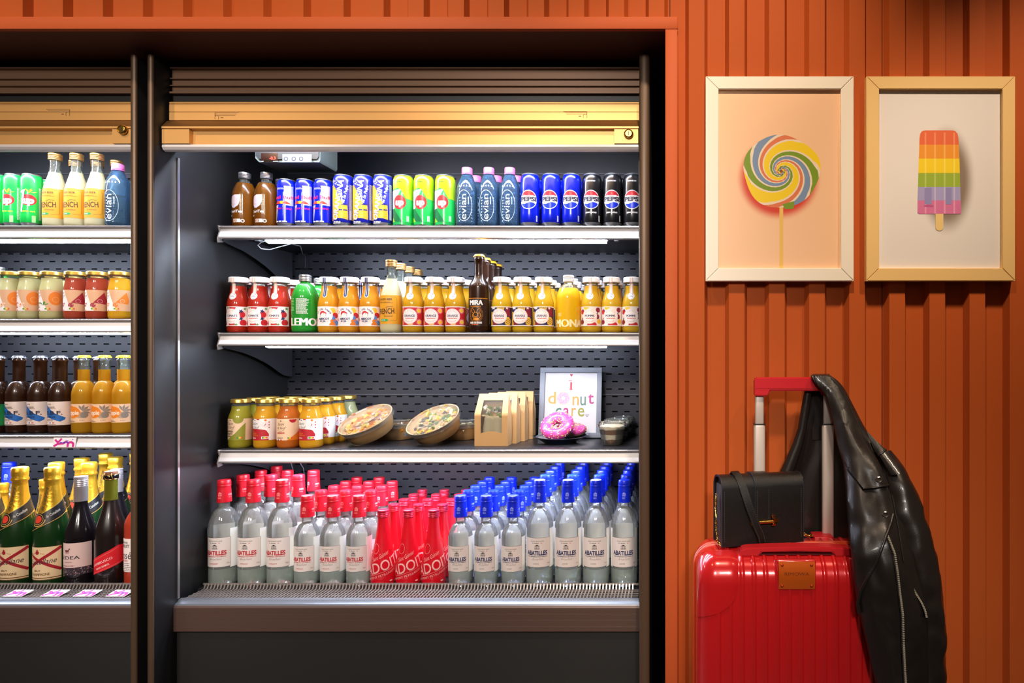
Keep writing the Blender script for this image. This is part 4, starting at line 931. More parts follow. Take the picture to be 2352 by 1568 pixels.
FOOD = {k: M('food_' + k, c, .5) for k, c in dict(orange='e8922a', amber='d8741c', tan='c9a070', white='efe8da', pink='d8a090', cream='ecdcb0', green='7a8f3a', dark='4a3a24', yellow='e6b83a').items()}
def bowl(desc, r, h, loc, tilt, fill, seed, stain=False):
    root = thing('salad_bowl', desc, 'salad bowl', loc, 'kraft salad bowls'); root.rotation_euler = tilt
    q = r*.82
    prof = [(q*.5, .004), (q*.96, 0), (q, .002), (r*.985, h - .004), (r*1.0, h - .001), (r*1.02, h), (r*1.02, h + .002), (r*.985, h + .001), (r*.97, h - .006), (q*.96, .006), (.001, .006)]
    ms = [KRAFT, KRAFT_IN]; prof = [(*p, 0 if i < 4 else 1) for i, p in enumerate(prof)]
    obj('bowl', Lathe(prof, seg=56, cap1=False), ms, root, smooth=40)
    bm = bmesh.new(); lathe(bm, [(q*.97, .01), (r*.93, h*.72), (r*.5, h*.80), (.001, h*.84)], seg=30)
    def where(rnd):
        a = rnd.uniform(0, 2*PI); t = math.sqrt(rnd.random())*r*.86; return (t*math.cos(a), t*math.sin(a), h*.80 - .004*t/r + rnd.uniform(-.002, .004))
    lumps(bm, 130, where, (.005, .012), len(fill) - 0, seed)
    obj('salad', bm, [FOOD[k] for k in fill], root, kind='stuff')
    t = h + .0025
    lp = [(r*1.045, h - .010), (r*1.03, h - .004), (r*1.03, t), (r*.98, t + .001), (r*.95, t - .002), (r*.90, t - .003), (r*.86, t + .006), (r*.62, t + .007), (r*.58, t + .003), (r*.40, t + .003), (r*.001, t + .003)]
    l = obj('clear_lid', Lathe(lp, seg=56, cap0=False, cap1=False), FILM, root, smooth=60)
    bm = bmesh.new(); prism(bm, [(-r*1.16, -.012), (-r*1.03, -.016), (-r*1.03, .014), (-r*1.15, .012)], h - .008, h - .0075, axis='z'); obj('lid_tab', bm, FILM, l)
    return root
R_ = math.radians
def tiltm(ax, ay, az): return (Matrix.Rotation(ay, 3, 'Y') @ Matrix.Rotation(ax, 3, 'X') @ Matrix.Rotation(az, 3, 'Z')).to_euler()
def rest_z(r, h, ax, ay, z):
    """height of the tilted bowl's origin so that its lowest rim point touches the shelf"""
    m = Matrix.Rotation(ay, 3, 'Y') @ Matrix.Rotation(ax, 3, 'X'); q = r*.82
    return z - min((m @ Vector((q*math.cos(t), q*math.sin(t), 0))).z for t in [2*PI*i/60 for i in range(60)])
br, bh = .0815, .050
for px, py, D, desc, fill, sd in ((856, 990, 1.985, 'tilted kraft salad bowl with carrot and rice, beside the yellow soups', ('tan', 'orange', 'amber', 'pink', 'cream', 'yellow'), 3),
                                  (1009, 990, 1.985, 'tilted kraft salad bowl with grains, beside the kraft sandwich boxes', ('tan', 'cream', 'green', 'tan', 'yellow', 'dark'), 8)):
    ax, ay = R_(27), R_(-15); z = rest_z(br, bh, ax, ay, ZS3)
    bowl(desc, br, bh, (X_(px, D), D, z), tiltm(ax, ay, .4), fill, sd)
for px, D, desc, fill, sd in ((905, 2.108, 'flat kraft bowl lying behind the tilted carrot salad', ('orange', 'cream', 'yellow'), 5), (1052, 2.108, 'flat kraft bowl lying behind the tilted grain salad', ('cream', 'tan', 'green'), 6)):
    bowl(desc, br, bh, (X_(px, D), D, ZS3 + .0008), (0, 0, 0), fill, sd)
# sandwich boxes
def sandwich_box():
    root = thing('sandwich_box', 'b', 'sandwich box'); w = .101; h = hgt(906, 1.91, ZS3); zk = h*.62; ty = .034; dp = .046
    def fold(u, v, l):
        if v <= zk: return Vector((u, -.0 - l*.0001, v))
        t = v - zk; n = math.hypot(ty, h - zk); k = t / n
        return Vector((u*(1 - .10*k), ty*k - l*.0001, zk + (h - zk)*k))
    top = zk + math.hypot(ty, h - zk); a, b = -w*.31, w*.32; w0 = .045; w1 = top - .022
    d = Decal(); K = KRAFT
    d.rect(-w/2, a, 0, top, K); d.l -= 1; d.rect(b, w/2, 0, top, K); d.l -= 1; d.rect(a, b, w1, top, K); d.l -= 1
    d.poly([(a, 0), (b, 0), (b, w0 - .006)] + [(b + (a - b)*t, w0 - .006 + .006*math.sin(PI*t)) for t in (.2, .35, .5, .65, .8)] + [(a, w0 - .006)], K)
    d.bars(-.012, top - .008, .03, 1, .0016, M('faint_kraft_print', '8a6a44'), 3)
    d.map(fold, vstep=.006); fr = d.obj('box_front', root)
    bm = bmesh.new(); q = [(.0, 0), (.0, zk), (ty, h), (ty + .003, h), (dp, zk*1.02), (dp, 0)]
    for s in (-1, 1):
        x = s*w/2; x2 = x*.90
        V = [bm.verts.new(p) for p in ((x, 0, 0), (x, 0, zk), (x2, ty, h), (x2, ty + .003, h), (x, dp, zk), (x, dp, 0))]; bm.faces.new(V if s > 0 else V[::-1])
    L = [Vector((-w/2, dp, 0)), Vector((w/2, dp, 0)), Vector((w/2, dp, zk)), Vector((-w/2, dp, zk)), Vector((-w/2*.9, ty + .003, h)), Vector((w/2*.9, ty + .003, h)), Vector((-w/2*.9, ty, h)), Vector((w/2*.9, ty, h)), Vector((-w/2, 0, 0)), Vector((w/2, 0, 0))]
    V = [bm.verts.new(p) for p in L]
    for f in ((0, 1, 2, 3), (3, 2, 5, 4), (4, 5, 7, 6), (0, 8, 9, 1)): bm.faces.new([V[i] for i in f])
    obj('box_shell', bm, M('kraft_side', 'd3ab74', .7), root, smooth=0)
    d = Decal(); d.rect(a, b, w0 - .008, w1, FILM); d.map(lambda u, v, l: fold(u, v, l) + Vector((0, .0012, 0)), vstep=.01); d.obj('window_film', fr)
    bm = bmesh.new()
    for u, tl in ((-.015, .10), (.016, -.06)): tube(bm, [(u, .024, .014), (u + tl*.02, .024, .045), (u + tl*.05, .026, .090)], [.0165, .0185, .0165], seg=16)
    wr = obj('wrap', bm, M('tortilla', 'e9d9b2', .6, bump=(200, .4)), root)
    bm = bmesh.new(); lumps(bm, 34, lambda r: (r.uniform(-.026, .026), r.uniform(.014, .026), r.uniform(.086, .116)), (.004, .009), 5, 4)
    obj('wrap_filling', bm, [FOOD[k] for k in ('green', 'dark', 'cream', 'white', 'tan')], root, kind='stuff')
    return Proto(root)
sb = sandwich_box()
for k, (px, lab) in enumerate(((1128, 'frontmost kraft sandwich box with window'), (1128, 'kraft sandwich box directly behind the front one'), (1128, 'third kraft sandwich box from the shelf edge'), (1128, 'kraft sandwich box at the back, taller looking with printed top'))):
    D = 1.915; sb.put((X_(px, D) + .012*k, D + .058*k, ZS3), lab, 'kraft sandwich boxes')
# framed sign
fw, fh = X_(1381, 2.12) - X_(1238, 2.12), .0
sg = thing('framed_sign', 'grey framed donut sign leaning on the back of the lower shelf', 'sign', ((X_(1238, 2.12) + X_(1381, 2.12))/2, 2.105, ZS3 + .0030)); fh = Z_(844, 2.135) - ZS3; sg.rotation_euler = (R_(-9), 0, 0)
bm = bmesh.new(); b = .0165
for (x0, x1, z0, z1) in ((-fw/2, fw/2, 0, b), (-fw/2, fw/2, fh - b, fh), (-fw/2, -fw/2 + b, b, fh - b), (fw/2 - b, fw/2, b, fh - b)): box(bm, x0, x1, 0, .014, z0, z1, bev=.001)
obj('frame_border', bm, M('grey_wood', '7d7f86', .5, bump=(120, .3)), sg)
d = Decal(); SW = M('sign_paper', 'cbc3c0', .45); d.rect(-fw/2 + b, fw/2 - b, b, fh - b, SW)
cx = -.004; G = {k: M('sign_' + k, c, .5) for k, c in dict(red='b8323a', olive='8a8a2a', gold='c08a2a', teal='4a6a5a', mag='a8246a', pink='f2a0c8', crust='f0bc84').items()}
q = fh / .24
def serif(t, u, v, h, m, fit=None, sl=()):
    d.text(t, u, v, h, m, .015, fit=fit)
    for x, y in sl: d.rect(x - .0055, x + .0055, y - .001, y + .001, m)
# the words, line by line
K_ = 1/684; o_ = lambda px: (px - 1309.5)*K_
def heart(u, v, s, m):
    d.circ(u - .25*s, v + .2*s, .3*s, m, n=16); d.l -= 1; d.circ(u + .25*s, v + .2*s, .3*s, m, n=16); d.l -= 1; d.poly([(u - .52*s, v + .12*s), (u + .52*s, v + .12*s), (u, v - .6*s)], m)
heart(o_(1309.5), .2145*q, .0085, G['red'])
d.text('\u0131', o_(1309.5), .1845*q, .040*q, G['red'], .02)
for u, v in ((1309.5, .1655), (1307.5, .1955)): d.rect(o_(u) - .006, o_(u) + .006, v*q - .001, v*q + .001, G['red'])
yv = .138*q
d.text('d', o_(1266), yv, .043*q, G['gold'], .01, fit=.026); d.circ(o_(1292), yv - .003, .0235*q, G['crust'], n=36); d.circ(o_(1292), yv - .003, .0215*q, G['pink'], n=36); d.circ(o_(1292), yv - .003, .0062*q, SW)
for i in range(46): a_ = i*2.4; r_ = .008 + .012*((i*7) % 10)/10; d.circ(o_(1292) + r_*math.cos(a_), yv - .003 + r_*math.sin(a_), .0009, [G['mag'], INK, G['teal']][i % 3], n=8, up=(i == 0))
d.text('n', o_(1321), yv - .003, .048*q, G['gold'], .005, fit=.0215); d.text('u', o_(1338), yv - .003, .048*q, G['teal'], .005, fit=.019); d.text('t', o_(1356), yv, .043*q, G['mag'], .01, fit=.020)
yv = .096*q
for t, u, m, w_ in (('c', 1282, 'teal', .020), ('a', 1300, 'mag', .020), ('r', 1317, 'gold', .015), ('e', 1334, 'olive', .022)): d.text(t, o_(u), yv, .046*q, G[m], .008, fit=w_)
heart(o_(1348), yv - .020, .009, INK); heart(o_(1348), yv - .0195, .006, SW)
d.flat(eps=.00005); o = d.obj('sign_print', sg); o.location = (0, .009, 0)
obj('frame_backing', Box(-fw/2 + .004, fw/2 - .004, .0100, .0135, .004, fh - .004), BLACK, sg)
# plate and donuts
DP = 2.000
pl_ = thing('oval_plate', 'dark blue oval plate under the two pink donuts', 'plate', (X_(1287, DP), DP, ZS3 + .0006)); pl_.rotation_euler = (0, 0, R_(18))
pr_ = [(.040, .003), (.052, 0), (.056, .003), (.075, .0125), (.0865, .0165), (.088, .018), (.0865, .0185), (.073, .0150), (.054, .0075), (.001, .006)]
bm = Lathe(pr_, seg=60, sy=.80); 
for v in bm.verts:
    a = abs(v.co.x)/.088; v.co.z += .006*a**3
obj('plate_body', bm, M('blue_glaze', '1c2c44', .15, coat=1), pl_)
pl_.name = 'oval_plate'
ICE = M('pink_icing', 'e04aa4', .3, coat=.5); DOUGH = M('donut_dough', 'dba55c', .6)
def donut(desc, loc, rot, seed, R=.0365, r=.0215):
    root = thing('donut', desc, 'donut', loc, 'pink iced donuts'); root.rotation_euler = rot
    bm = bmesh.new(); n, m = 48, 18
    tor = lambda a, t, rr, jz=0: Vector(((R + rr*math.cos(t))*math.cos(a), (R + rr*math.cos(t))*math.sin(a), .85*rr*math.sin(t) + jz))
    grid(bm, [[tor(2*PI*i/n, 2*PI*j/m, r) for j in range(m)] for i in list(range(n)) + [0]], closed=True); obj('dough', bm, DOUGH, root, weld=True)
    bm = bmesh.new(); rows = []
    for i in list(range(n)) + [0]:
        a = 2*PI*i/n; e = .35 + .22*math.sin(5*a + seed) + .12*math.sin(11*a)
        rows.append([tor(a, -e + (PI + 2*e)*j/14, r*1.055 if 0 < j < 14 else r*.99) for j in range(15)])
    grid(bm, rows); ic = obj('icing', bm, ICE, root, weld=True)
    bm = bmesh.new(); rnd = random.Random(seed)
    for i in range(230):
        a = rnd.uniform(0, 2*PI); t = rnd.uniform(.1, PI - .1); p = tor(a, t, r*1.085); q = Vector((rnd.uniform(-1, 1), rnd.uniform(-1, 1), rnd.uniform(-.4, .4))).normalized()*.0022
        tube(bm, [p - q, p + q], .00085, seg=5, mi=i % 4)
    obj('sprinkles', bm, [M('sprinkle_white', 'f4ece0'), M('sprinkle_yellow', 'ecd060'), M('sprinkle_green', '8aa84a'), M('sprinkle_cream', 'f0d8b0')], ic, kind='stuff')
donut('pink donut tipped forward in front on the dark plate', (X_(1280, 1.975), 1.975, ZS3 + .0555), tiltm(R_(44), R_(-6), 0), 2, .033, .0195)
donut('pink donut lying behind, leaned on by the front donut', (X_(1312, 2.045), 2.046, ZS3 + .0375), tiltm(R_(6), R_(4), 1), 5, .031, .0185)
# dessert cups
def cup():
    root = thing('dessert_cup', 'b', 'dessert cup'); h = hgt(972, 1.93, ZS3); r0, r1 = .030, .0425
    rr = lambda z: r0 + (r1 - r0)*z/(h - .006)
    obj('cup', Lathe([(r0*.8, .003), (r0*.95, 0)] + [(rr(z), z) for z in (.003, .02, .04, h - .012)] + [(r1*1.05, h - .010), (r1*1.05, h - .008)], seg=36, cap1=False), FILM, root)
    cr, bk = FOOD['cream'], M('chocolate_crumb', '7a4a22', .7, bump=(400, .8)); cr = M('whipped_cream', 'f0e2c8', .5)
    z = [.002, .016, .019, .030, .033, .046, .048, .062]
    bm = Lathe([(rr(.002)*.96, .002, 1), (rr(.016)*.96, .016, 1), (rr(.018)*.965, .018, 0), (rr(.031)*.965, .031, 0), (rr(.033)*.96, .033, 1), (rr(.046)*.96, .046, 1), (rr(.048)*.965, .048, 0), (rr(.056)*.93, .058, 0), (.018, .064, 0), (.001, .066, 0)], seg=48)
    for v in bm.verts:
        if .01 < v.co.z < .062: v.co.z += .0022*noise.noise(v.co*90)
    obj('layered_dessert', bm, [cr, bk], root)
    obj('lid', Lathe([(r1*1.09, h - .012), (r1*1.09, h - .004), (r1*1.02, h - .003), (r1*.98, h + .002), (r1*.93, h + .002), (r1*.9, h - .001), (.001, h - .001)], seg=40, cap0=False, cap1=False), FILM, root)
    return Proto(root)
cp = cup()
for k, lab in enumerate(('layered dessert cup with clear lid, frontmost of the file', 'layered dessert cup, middle one of the file by the end panel', 'layered dessert cup, last of the file against the back')):
    cp.put((X_(1406, 1.95) + .007*k, 1.95 + .0945*k, ZS3), lab, 'dessert cups')

# ================================================================ stock of the second cooler
d1, d2, d3, dd = 1.895, 1.897, 1.905, 1.845
def deco_seven(d):
    R = M('can_red_dot'); Y = M('yellow_green_leaf', 'a8e02a', .4)
    d.circ(.004, .078, .0185, R, ry=.0165); d.text('up', .004, .078, .020, WHITE, .06, .15, fit=.026)
    d.poly([(-.016, .106), (-.002, .110), (-.011, .040), (-.018, .042), (-.012, .098), (-.018, .098)], INK); d.poly([(-.015, .1055), (-.0035, .109), (-.012, .0415), (-.0168, .043), (-.0108, .099), (-.0165, .099)], WHITE)
    for a, s in ((.4, 1), (1.2, .8), (2.1, .9)): d.poly([(.006, .098), (.006 + .014*s*math.cos(a) - .003, .098 + .012*math.sin(a)), (.006 + .018*s*math.cos(a), .098 + .016*math.sin(a)), (.006 + .012*s*math.cos(a) + .004, .098 + .009*math.sin(a))], Y)
    d.text('citron vert', .004, .045, .005, M('can_yellow_print', 'f0f03a'), .02, fit=.030); d.rect(.012, .020, .012, .032, M('pale_green_print', '9fe08a', .5)); d.bars(.0275, .115, .008, 40, .0012, WHITE, 8)
p7 = can_proto('green_soda_can', hgt(403, d1, YS1), .0250, M('can_bright_green', '12c850', .35, metal=.15, coat=.6), deco_seven)
stock(p7, 'plain green soda can', (73, 34, -5), d1, .06, YS1, 2, 'green soda cans of the second cooler', ref='cooler post', rz=[.32, -.12, .15])
pgb = ginger('ginger_beer_bottle', hgt(354, d1, YS1), .0285)
stock(pgb, 'tall ginger beer, top shelf', (223, 176, 127), d1, .066, YS1, 2, 'ginger beers of the second cooler', ref='post', jit=.003)
pe2 = pet('mineral_water_bottle', hgt(378, d1, YS1), .0305)
stock(pe2, 'pink-capped water bottle beside the cooler post', (271,), d1, .07, YS1, 2, 'water bottles of the second cooler')
h2 = hgt(625, d2, YS2)
gl = 'wide juice bottles of the second cooler'
for nm, col, sty, spots in (('lemon_drink_bottle', 'd8d29a', 'citron', ((26, 'pale lemon drink bottle, third from the strawberry smoothies'), (69, 'pale lemon drink bottle, second from the strawberry smoothies'))),
        ('mint_lemon_bottle', 'd9d294', 'menthe', ((119, 'pale lemon drink with mint leaf label beside strawberry smoothie'),)),
        ('strawberry_smoothie_bottle', 'b8492e', 'fraise', ((174, 'strawberry smoothie beside the mint lemon drink'), (224, 'strawberry smoothie beside the yellow kiwi smoothie'))),
        ('kiwi_smoothie_bottle', 'e6ae1e', 'kiwi', ((275, 'yellow kiwi smoothie against the cooler post'),))):
    q = soup(nm, col, sty, h2, .0275)
    for px, lab in spots:
        q.put((X_(px, d2), d2, YS2), lab, gl); q.put((X_(px, d2) + .002, d2 + .064, YS2), lab.replace('bottle', 'flask') + ', one row behind', gl, .5)
pgl = lemonade('green_lemonade_bottle', '1f9a2a', hgt(617, 1.96, YS2), .3); pgl.put((X_(-6, 1.93), 1.93, YS2), 'green lemonade bottle at the very edge of the photo', gl)
pgl.put((X_(40, 1.99) - .0, 1.995 + .035, YS2), 'silver-capped bottle showing only its cap behind lemon drinks', gl)
# beers and ciders
def deco_bf(d):
    K = M('beer_label', 'e9d5cb', .45); B = M('label_blue', '1a66b8', .45); W = .088; v0, v1 = .024, .094
    d.rect(-W/2, W/2, v0, v1, K); d.poly([(-.044, v1 - .002), (-.036, v1 - .0), (.004, .058), (.026, .046), (.024, .040), (.014, .0345), (.004, .038), (-.018, .048), (-.044, .064)], B)
    d.text('N\u00b04', -.014, v1 - .008, .0042, INK, .03); d.text('BRASSERIE', -.009, v1 - .016, .0026, INK, .03, fit=.021); d.text('FONDAMENTALE', -.008, v1 - .020, .0026, INK, .03, fit=.024)
    d.text('B.B.F.', -.004, .061, .0112, INK, .03, fit=.046); d.text('BLANCHE', -.010, .0485, .0062, INK, .02, fit=.028); d.bars(-.024, .041, .028, 2, .0014, INK, 3, gap=3); flag(d, -.013, .030); d.bars(-.028, .0255, .04, 1, .0012, INK, 4); d.clip(-W/2, W/2, v0, v1)
hbf = hgt(817, d3, YS3)
pbf = beer('brown_beer_bottle', hbf, .0300, AMB, M('silver_crown', '8d9098', .3, metal=.9), deco_bf, .50, .68, .0140, 'c')
stock(pbf, 'blue-label brown beer', (141, 94, 44), d3, .062, YS3, 3, 'brown beers of the second cooler', ref='cooler post', jit=.003, rz=[.22, .22, .22])
def deco_gb(d): d.rect(-.042, .042, .022, .086, M('green_beer_label', '1a8a4a', .45)); d.rect(-.01, .006, .074, .0765, WHITE); d.circ(.004, .052, .010, M('leaf_beige', 'b9b48a')); d.bars(.004, .044, .014, 6, .002, INK, 3); d.circ(.010, .030, .003, WHITE)
pgr = beer('green_label_beer_bottle', hbf, .0300, AMB, M('silver_crown'), deco_gb, .50, .68, .0140, 'c'); pgr.put((X_(-4, d3), d3, YS3), 'brown beer with green label at the photo edge', 'brown beers of the second cooler')
def deco_op(d):
    K = M('cider_label', 'edc4a0', .45); O = M('lemon_orange', 'e8811e', .45); GY = M('grey_leaf', '8a8078', .45); W = .088; v0, v1 = .032, .087
    d.rect(-W/2, W/2, v0, v1, K); d.circ(.016, .054, .013, M('shade_print', 'b49a84'), ry=.010); d.circ(-.006, .062, .0195, O, ry=.0175); d.poly([(-.022, .074), (-.014, .084), (-.006, .080)], O)
    d.text('oppie', -.006, .062, .0135, M('cream_print', 'f8ecd8'), .02, fit=.032)
    for a in (.2, .8, 1.4, 2.0, -.4): d.poly([(.018, .066), (.018 + .012*math.cos(a) - .003*math.sin(a), .066 + .012*math.sin(a) + .003*math.cos(a)), (.018 + .020*math.cos(a), .066 + .020*math.sin(a)), (.018 + .012*math.cos(a) + .003*math.sin(a), .066 + .012*math.sin(a) - .003*math.cos(a))], GY)
    d.circ(.022, .054, .009, GY); d.text('LE BRUT', -.014, .042, .0035, M('gold_print', 'c9a050'), .0, fit=.016); d.bars(-.022, .0365, .024, 2, .0011, INK, 3); d.bars(.012, .038, .014, 1, .0016, GY, 4); d.clip(-W/2, W/2, v0, v1)
poc = beer('cider_bottle', hgt(816, d3, YS3), .0288, Mjuice('cider', 'd9a41c', .6), M('yellow_crown', 'f2d21c', .35), deco_op, .50, .68, .0140, 'c', fill=.83)
stock(poc, 'yellow-capped golden cider', (285, 240, 193), d3, .0635, YS3, [2, 2, 1], 'golden ciders of the second cooler', ref='cooler post')
# champagne and wine
FOIL = M('gold_foil', 'f0b936', .3, metal=.8, bump=(160, .9)); DG = Mtint('dark_green_glass', '0f3a12', .25); DK = M('dark_wine_glass', '120d12', .15, coat=1)
def champagne(h, small=False):
    root = thing('champagne_bottle', 'b', 'champagne bottle'); r = .0415 if not small else .028; k = h/.31
    tab = [(0, r*.94), (.006, r*.99), (.012*1, r), (.40*h, r), (.48*h, r*.95), (.58*h, r*.78), (.68*h, r*.58), (.78*h, r*.44), (.86*h, r*.385), (.93*h, r*.375), (h, r*.36)]
    zs = [0, .006, .012] + [.012 + (h*.93 - .012)*i/24 for i in range(1, 25)]; f = lambda v: smooth_tab(tab, v)
    body('bottle', [(r*.3, .012)] + [(f(z), z) for z in zs], [DG], root)
    zf = .60*h; p = [(f(zf) + .0006, zf)] + [(f(zf + (h*.875 - zf)*i/8) + .0008, zf + (h*.875 - zf)*i/8) for i in range(1, 9)] + [(r*.46, h*.885), (r*.47, h*.90), (r*.42, h*.915), (r*.45, h*.935), (r*.465, h*.985), (r*.42, h*.997), (r*.3, h), (.0005, h)]
    bm = Lathe(p, seg=40)
    for v in bm.verts:
        if v.co.z > h*.88 and v.co.z < h*.985: a = math.atan2(v.co.y, v.co.x); s = 1 + .05*noise.noise(Vector((a*4, v.co.z*120, 3))); v.co.x *= s; v.co.y *= s
    fo = obj('gold_foil', bm, FOIL, root, smooth=60)
    d = Decal(); d.text('de Castellane', -.004, .735*h, .0085*k, INK, -.005, .35, rot=PI/2 - .1, fit=.19*h)
    d.map(lambda u, v, l: Vector(((f(v) + .0016)*math.sin(u/f(v)), -(f(v) + .0016)*math.cos(u/f(v)), v)), ustep=.002, vstep=.005); d.obj('foil_print', fo)
    d = Decal(); W = 2*PI*f(.56*h)*.49; K = M('collar_black', '16161a', .4); G = M('collar_gold', 'c9a050', .4); R = M('seal_red', 'd8402a', .4)
    e = lambda u, o: .585*h + .006*k + o + .026*k*(u + .012)/.05
    us = [-W + 2*W*i/24 for i in range(25)]
    d.poly([(u, e(u, -.036*k)) for u in us] + [(u, e(u, 0)) for u in us[::-1]], G); d.poly([(u, e(u, -.0345*k)) for u in us] + [(u, e(u, -.0015*k)) for u in us[::-1]], K)
    d.circ(-.012, .575*h - .004*k, .017*k, K); d.ring(-.012, .575*h - .003*k, .0125*k, .0135*k, G); d.circ(-.012, .575*h - .003*k, .0095*k, R); d.ring(-.012, .575*h - .003*k, .0165*k, .0185*k, G, n=20, a0=-PI, a1=0)
    d.text('de Castellane', .024, e(.024, -.016*k), .0075*k, M('collar_silver', 'd8d4c8'), -.005, .35, rot=.5, fit=.034*k)
    d.map(lambda u, v, l: Vector(((f(v) + .0012 + l*.0001)*math.sin(u/f(.56*h)), -(f(v) + .0012 + l*.0001)*math.cos(u/f(.56*h)), v)), ustep=.005, vstep=.006); d.obj('neck_collar', root)
    d = Decal(); CR = M('champagne_label', 'ecd0a4', .45); RB = M('ribbon_red', 'a8202a', .4); BRN = M('label_brown', '7a5230', .5); W = .092*r/.0415; v0, v1 = .016*k, .104*k
    d.rect(-W/2, W/2, v0, v1, BRN); d.rect(-W/2, W/2, v0 + .007*k, v1 - .001, CR); d.rect(-W/2, W/2, v0 + .002*k, v0 + .0045*k, CR)
    for s in (-1, 1): d.stroke([(-W/2, v0 + (.050 + s*.026)*k), (W/2, v0 + (.054 - s*.030)*k)], .0075*k, RB)
    d.text('Castellane', .001, v0 + .050*k, .0145*k, INK, .0, .4, rot=.06, fit=.070*r/.0415); d.text('BRUT', -.008, v0 + .0255*k, .005*k, BRN, .02, fit=.018); d.text('CHAMPAGNE', -.003, v0 + .016*k, .0068*k, BRN, .02, fit=.050*r/.0415)
    d.circ(-.008, v0 + .073*k, .005*k, RB, n=12); star(d, -.008, v0 + .079*k, .004*k, RB); d.stroke([(-.022, v0 + .069*k), (-.014, v0 + .072*k)], .001, RB); d.stroke([(.0, v0 + .071*k), (.010, v0 + .069*k)], .001, RB)
    d.clip(-W/2, W/2, v0, v1).wrap(f, rref=r); d.obj('label', root); return Proto(root)
ch = champagne(hgt(1072, dd, ZDK)); gch = 'champagne bottles on the deck of the second cooler'
for px, k, lab in ((46, 0, 'green champagne bottle in front, second from the wine bottles'), (121, 0, 'green champagne bottle in front, next to the wine bottle'), (-22, 0, 'champagne bottle at the photo edge, front row'),
                   ):
    ch.put((X_(px, dd), dd, ZDK), lab, gch, rz=.12)
def behind(proto, rows, group, rz=.3):
    for px, k, lab in rows: proto.put((X_(px, dd + .088*k), dd + .088*k, ZDK), lab, group, rz)
behind(ch, ((130, 1.0, 'champagne right behind the front one beside the wine'), (205, 1.0, 'gold-foiled champagne seen right above the white-labelled wine bottle'), (188, 2.0, 'gold-foiled champagne in the third row, behind the white-labelled wine'),
    (265, 2.25, 'gold-foiled champagne in the third row, behind the red-labelled bottle'), (243, 3.2, 'rearmost gold-foiled champagne, above the red-labelled bottle'), (314, 3.3, 'gold-foiled champagne half hidden by the cooler post')), gch)
cs = champagne(hgt(1100, dd + .15, ZDK), True)
behind(cs, ((102, 1.75, 'small champagne bottle peeking out between the two front ones'), (8, 1.0, 'small champagne bottle behind the photo-edge champagne')), gch, .1)
wb = water('blue_cap_water_bottle', hgt(1060, dd + .24, ZDK), .0384, BC, NAVY, .212, .56, .745, 'LA PLATE')
behind(wb, ((22, 2.6, 'blue-capped water bottle behind the champagnes'), (-62, 1.9, 'blue-capped water bottle at the photo edge behind champagne')), 'waters of the second cooler')
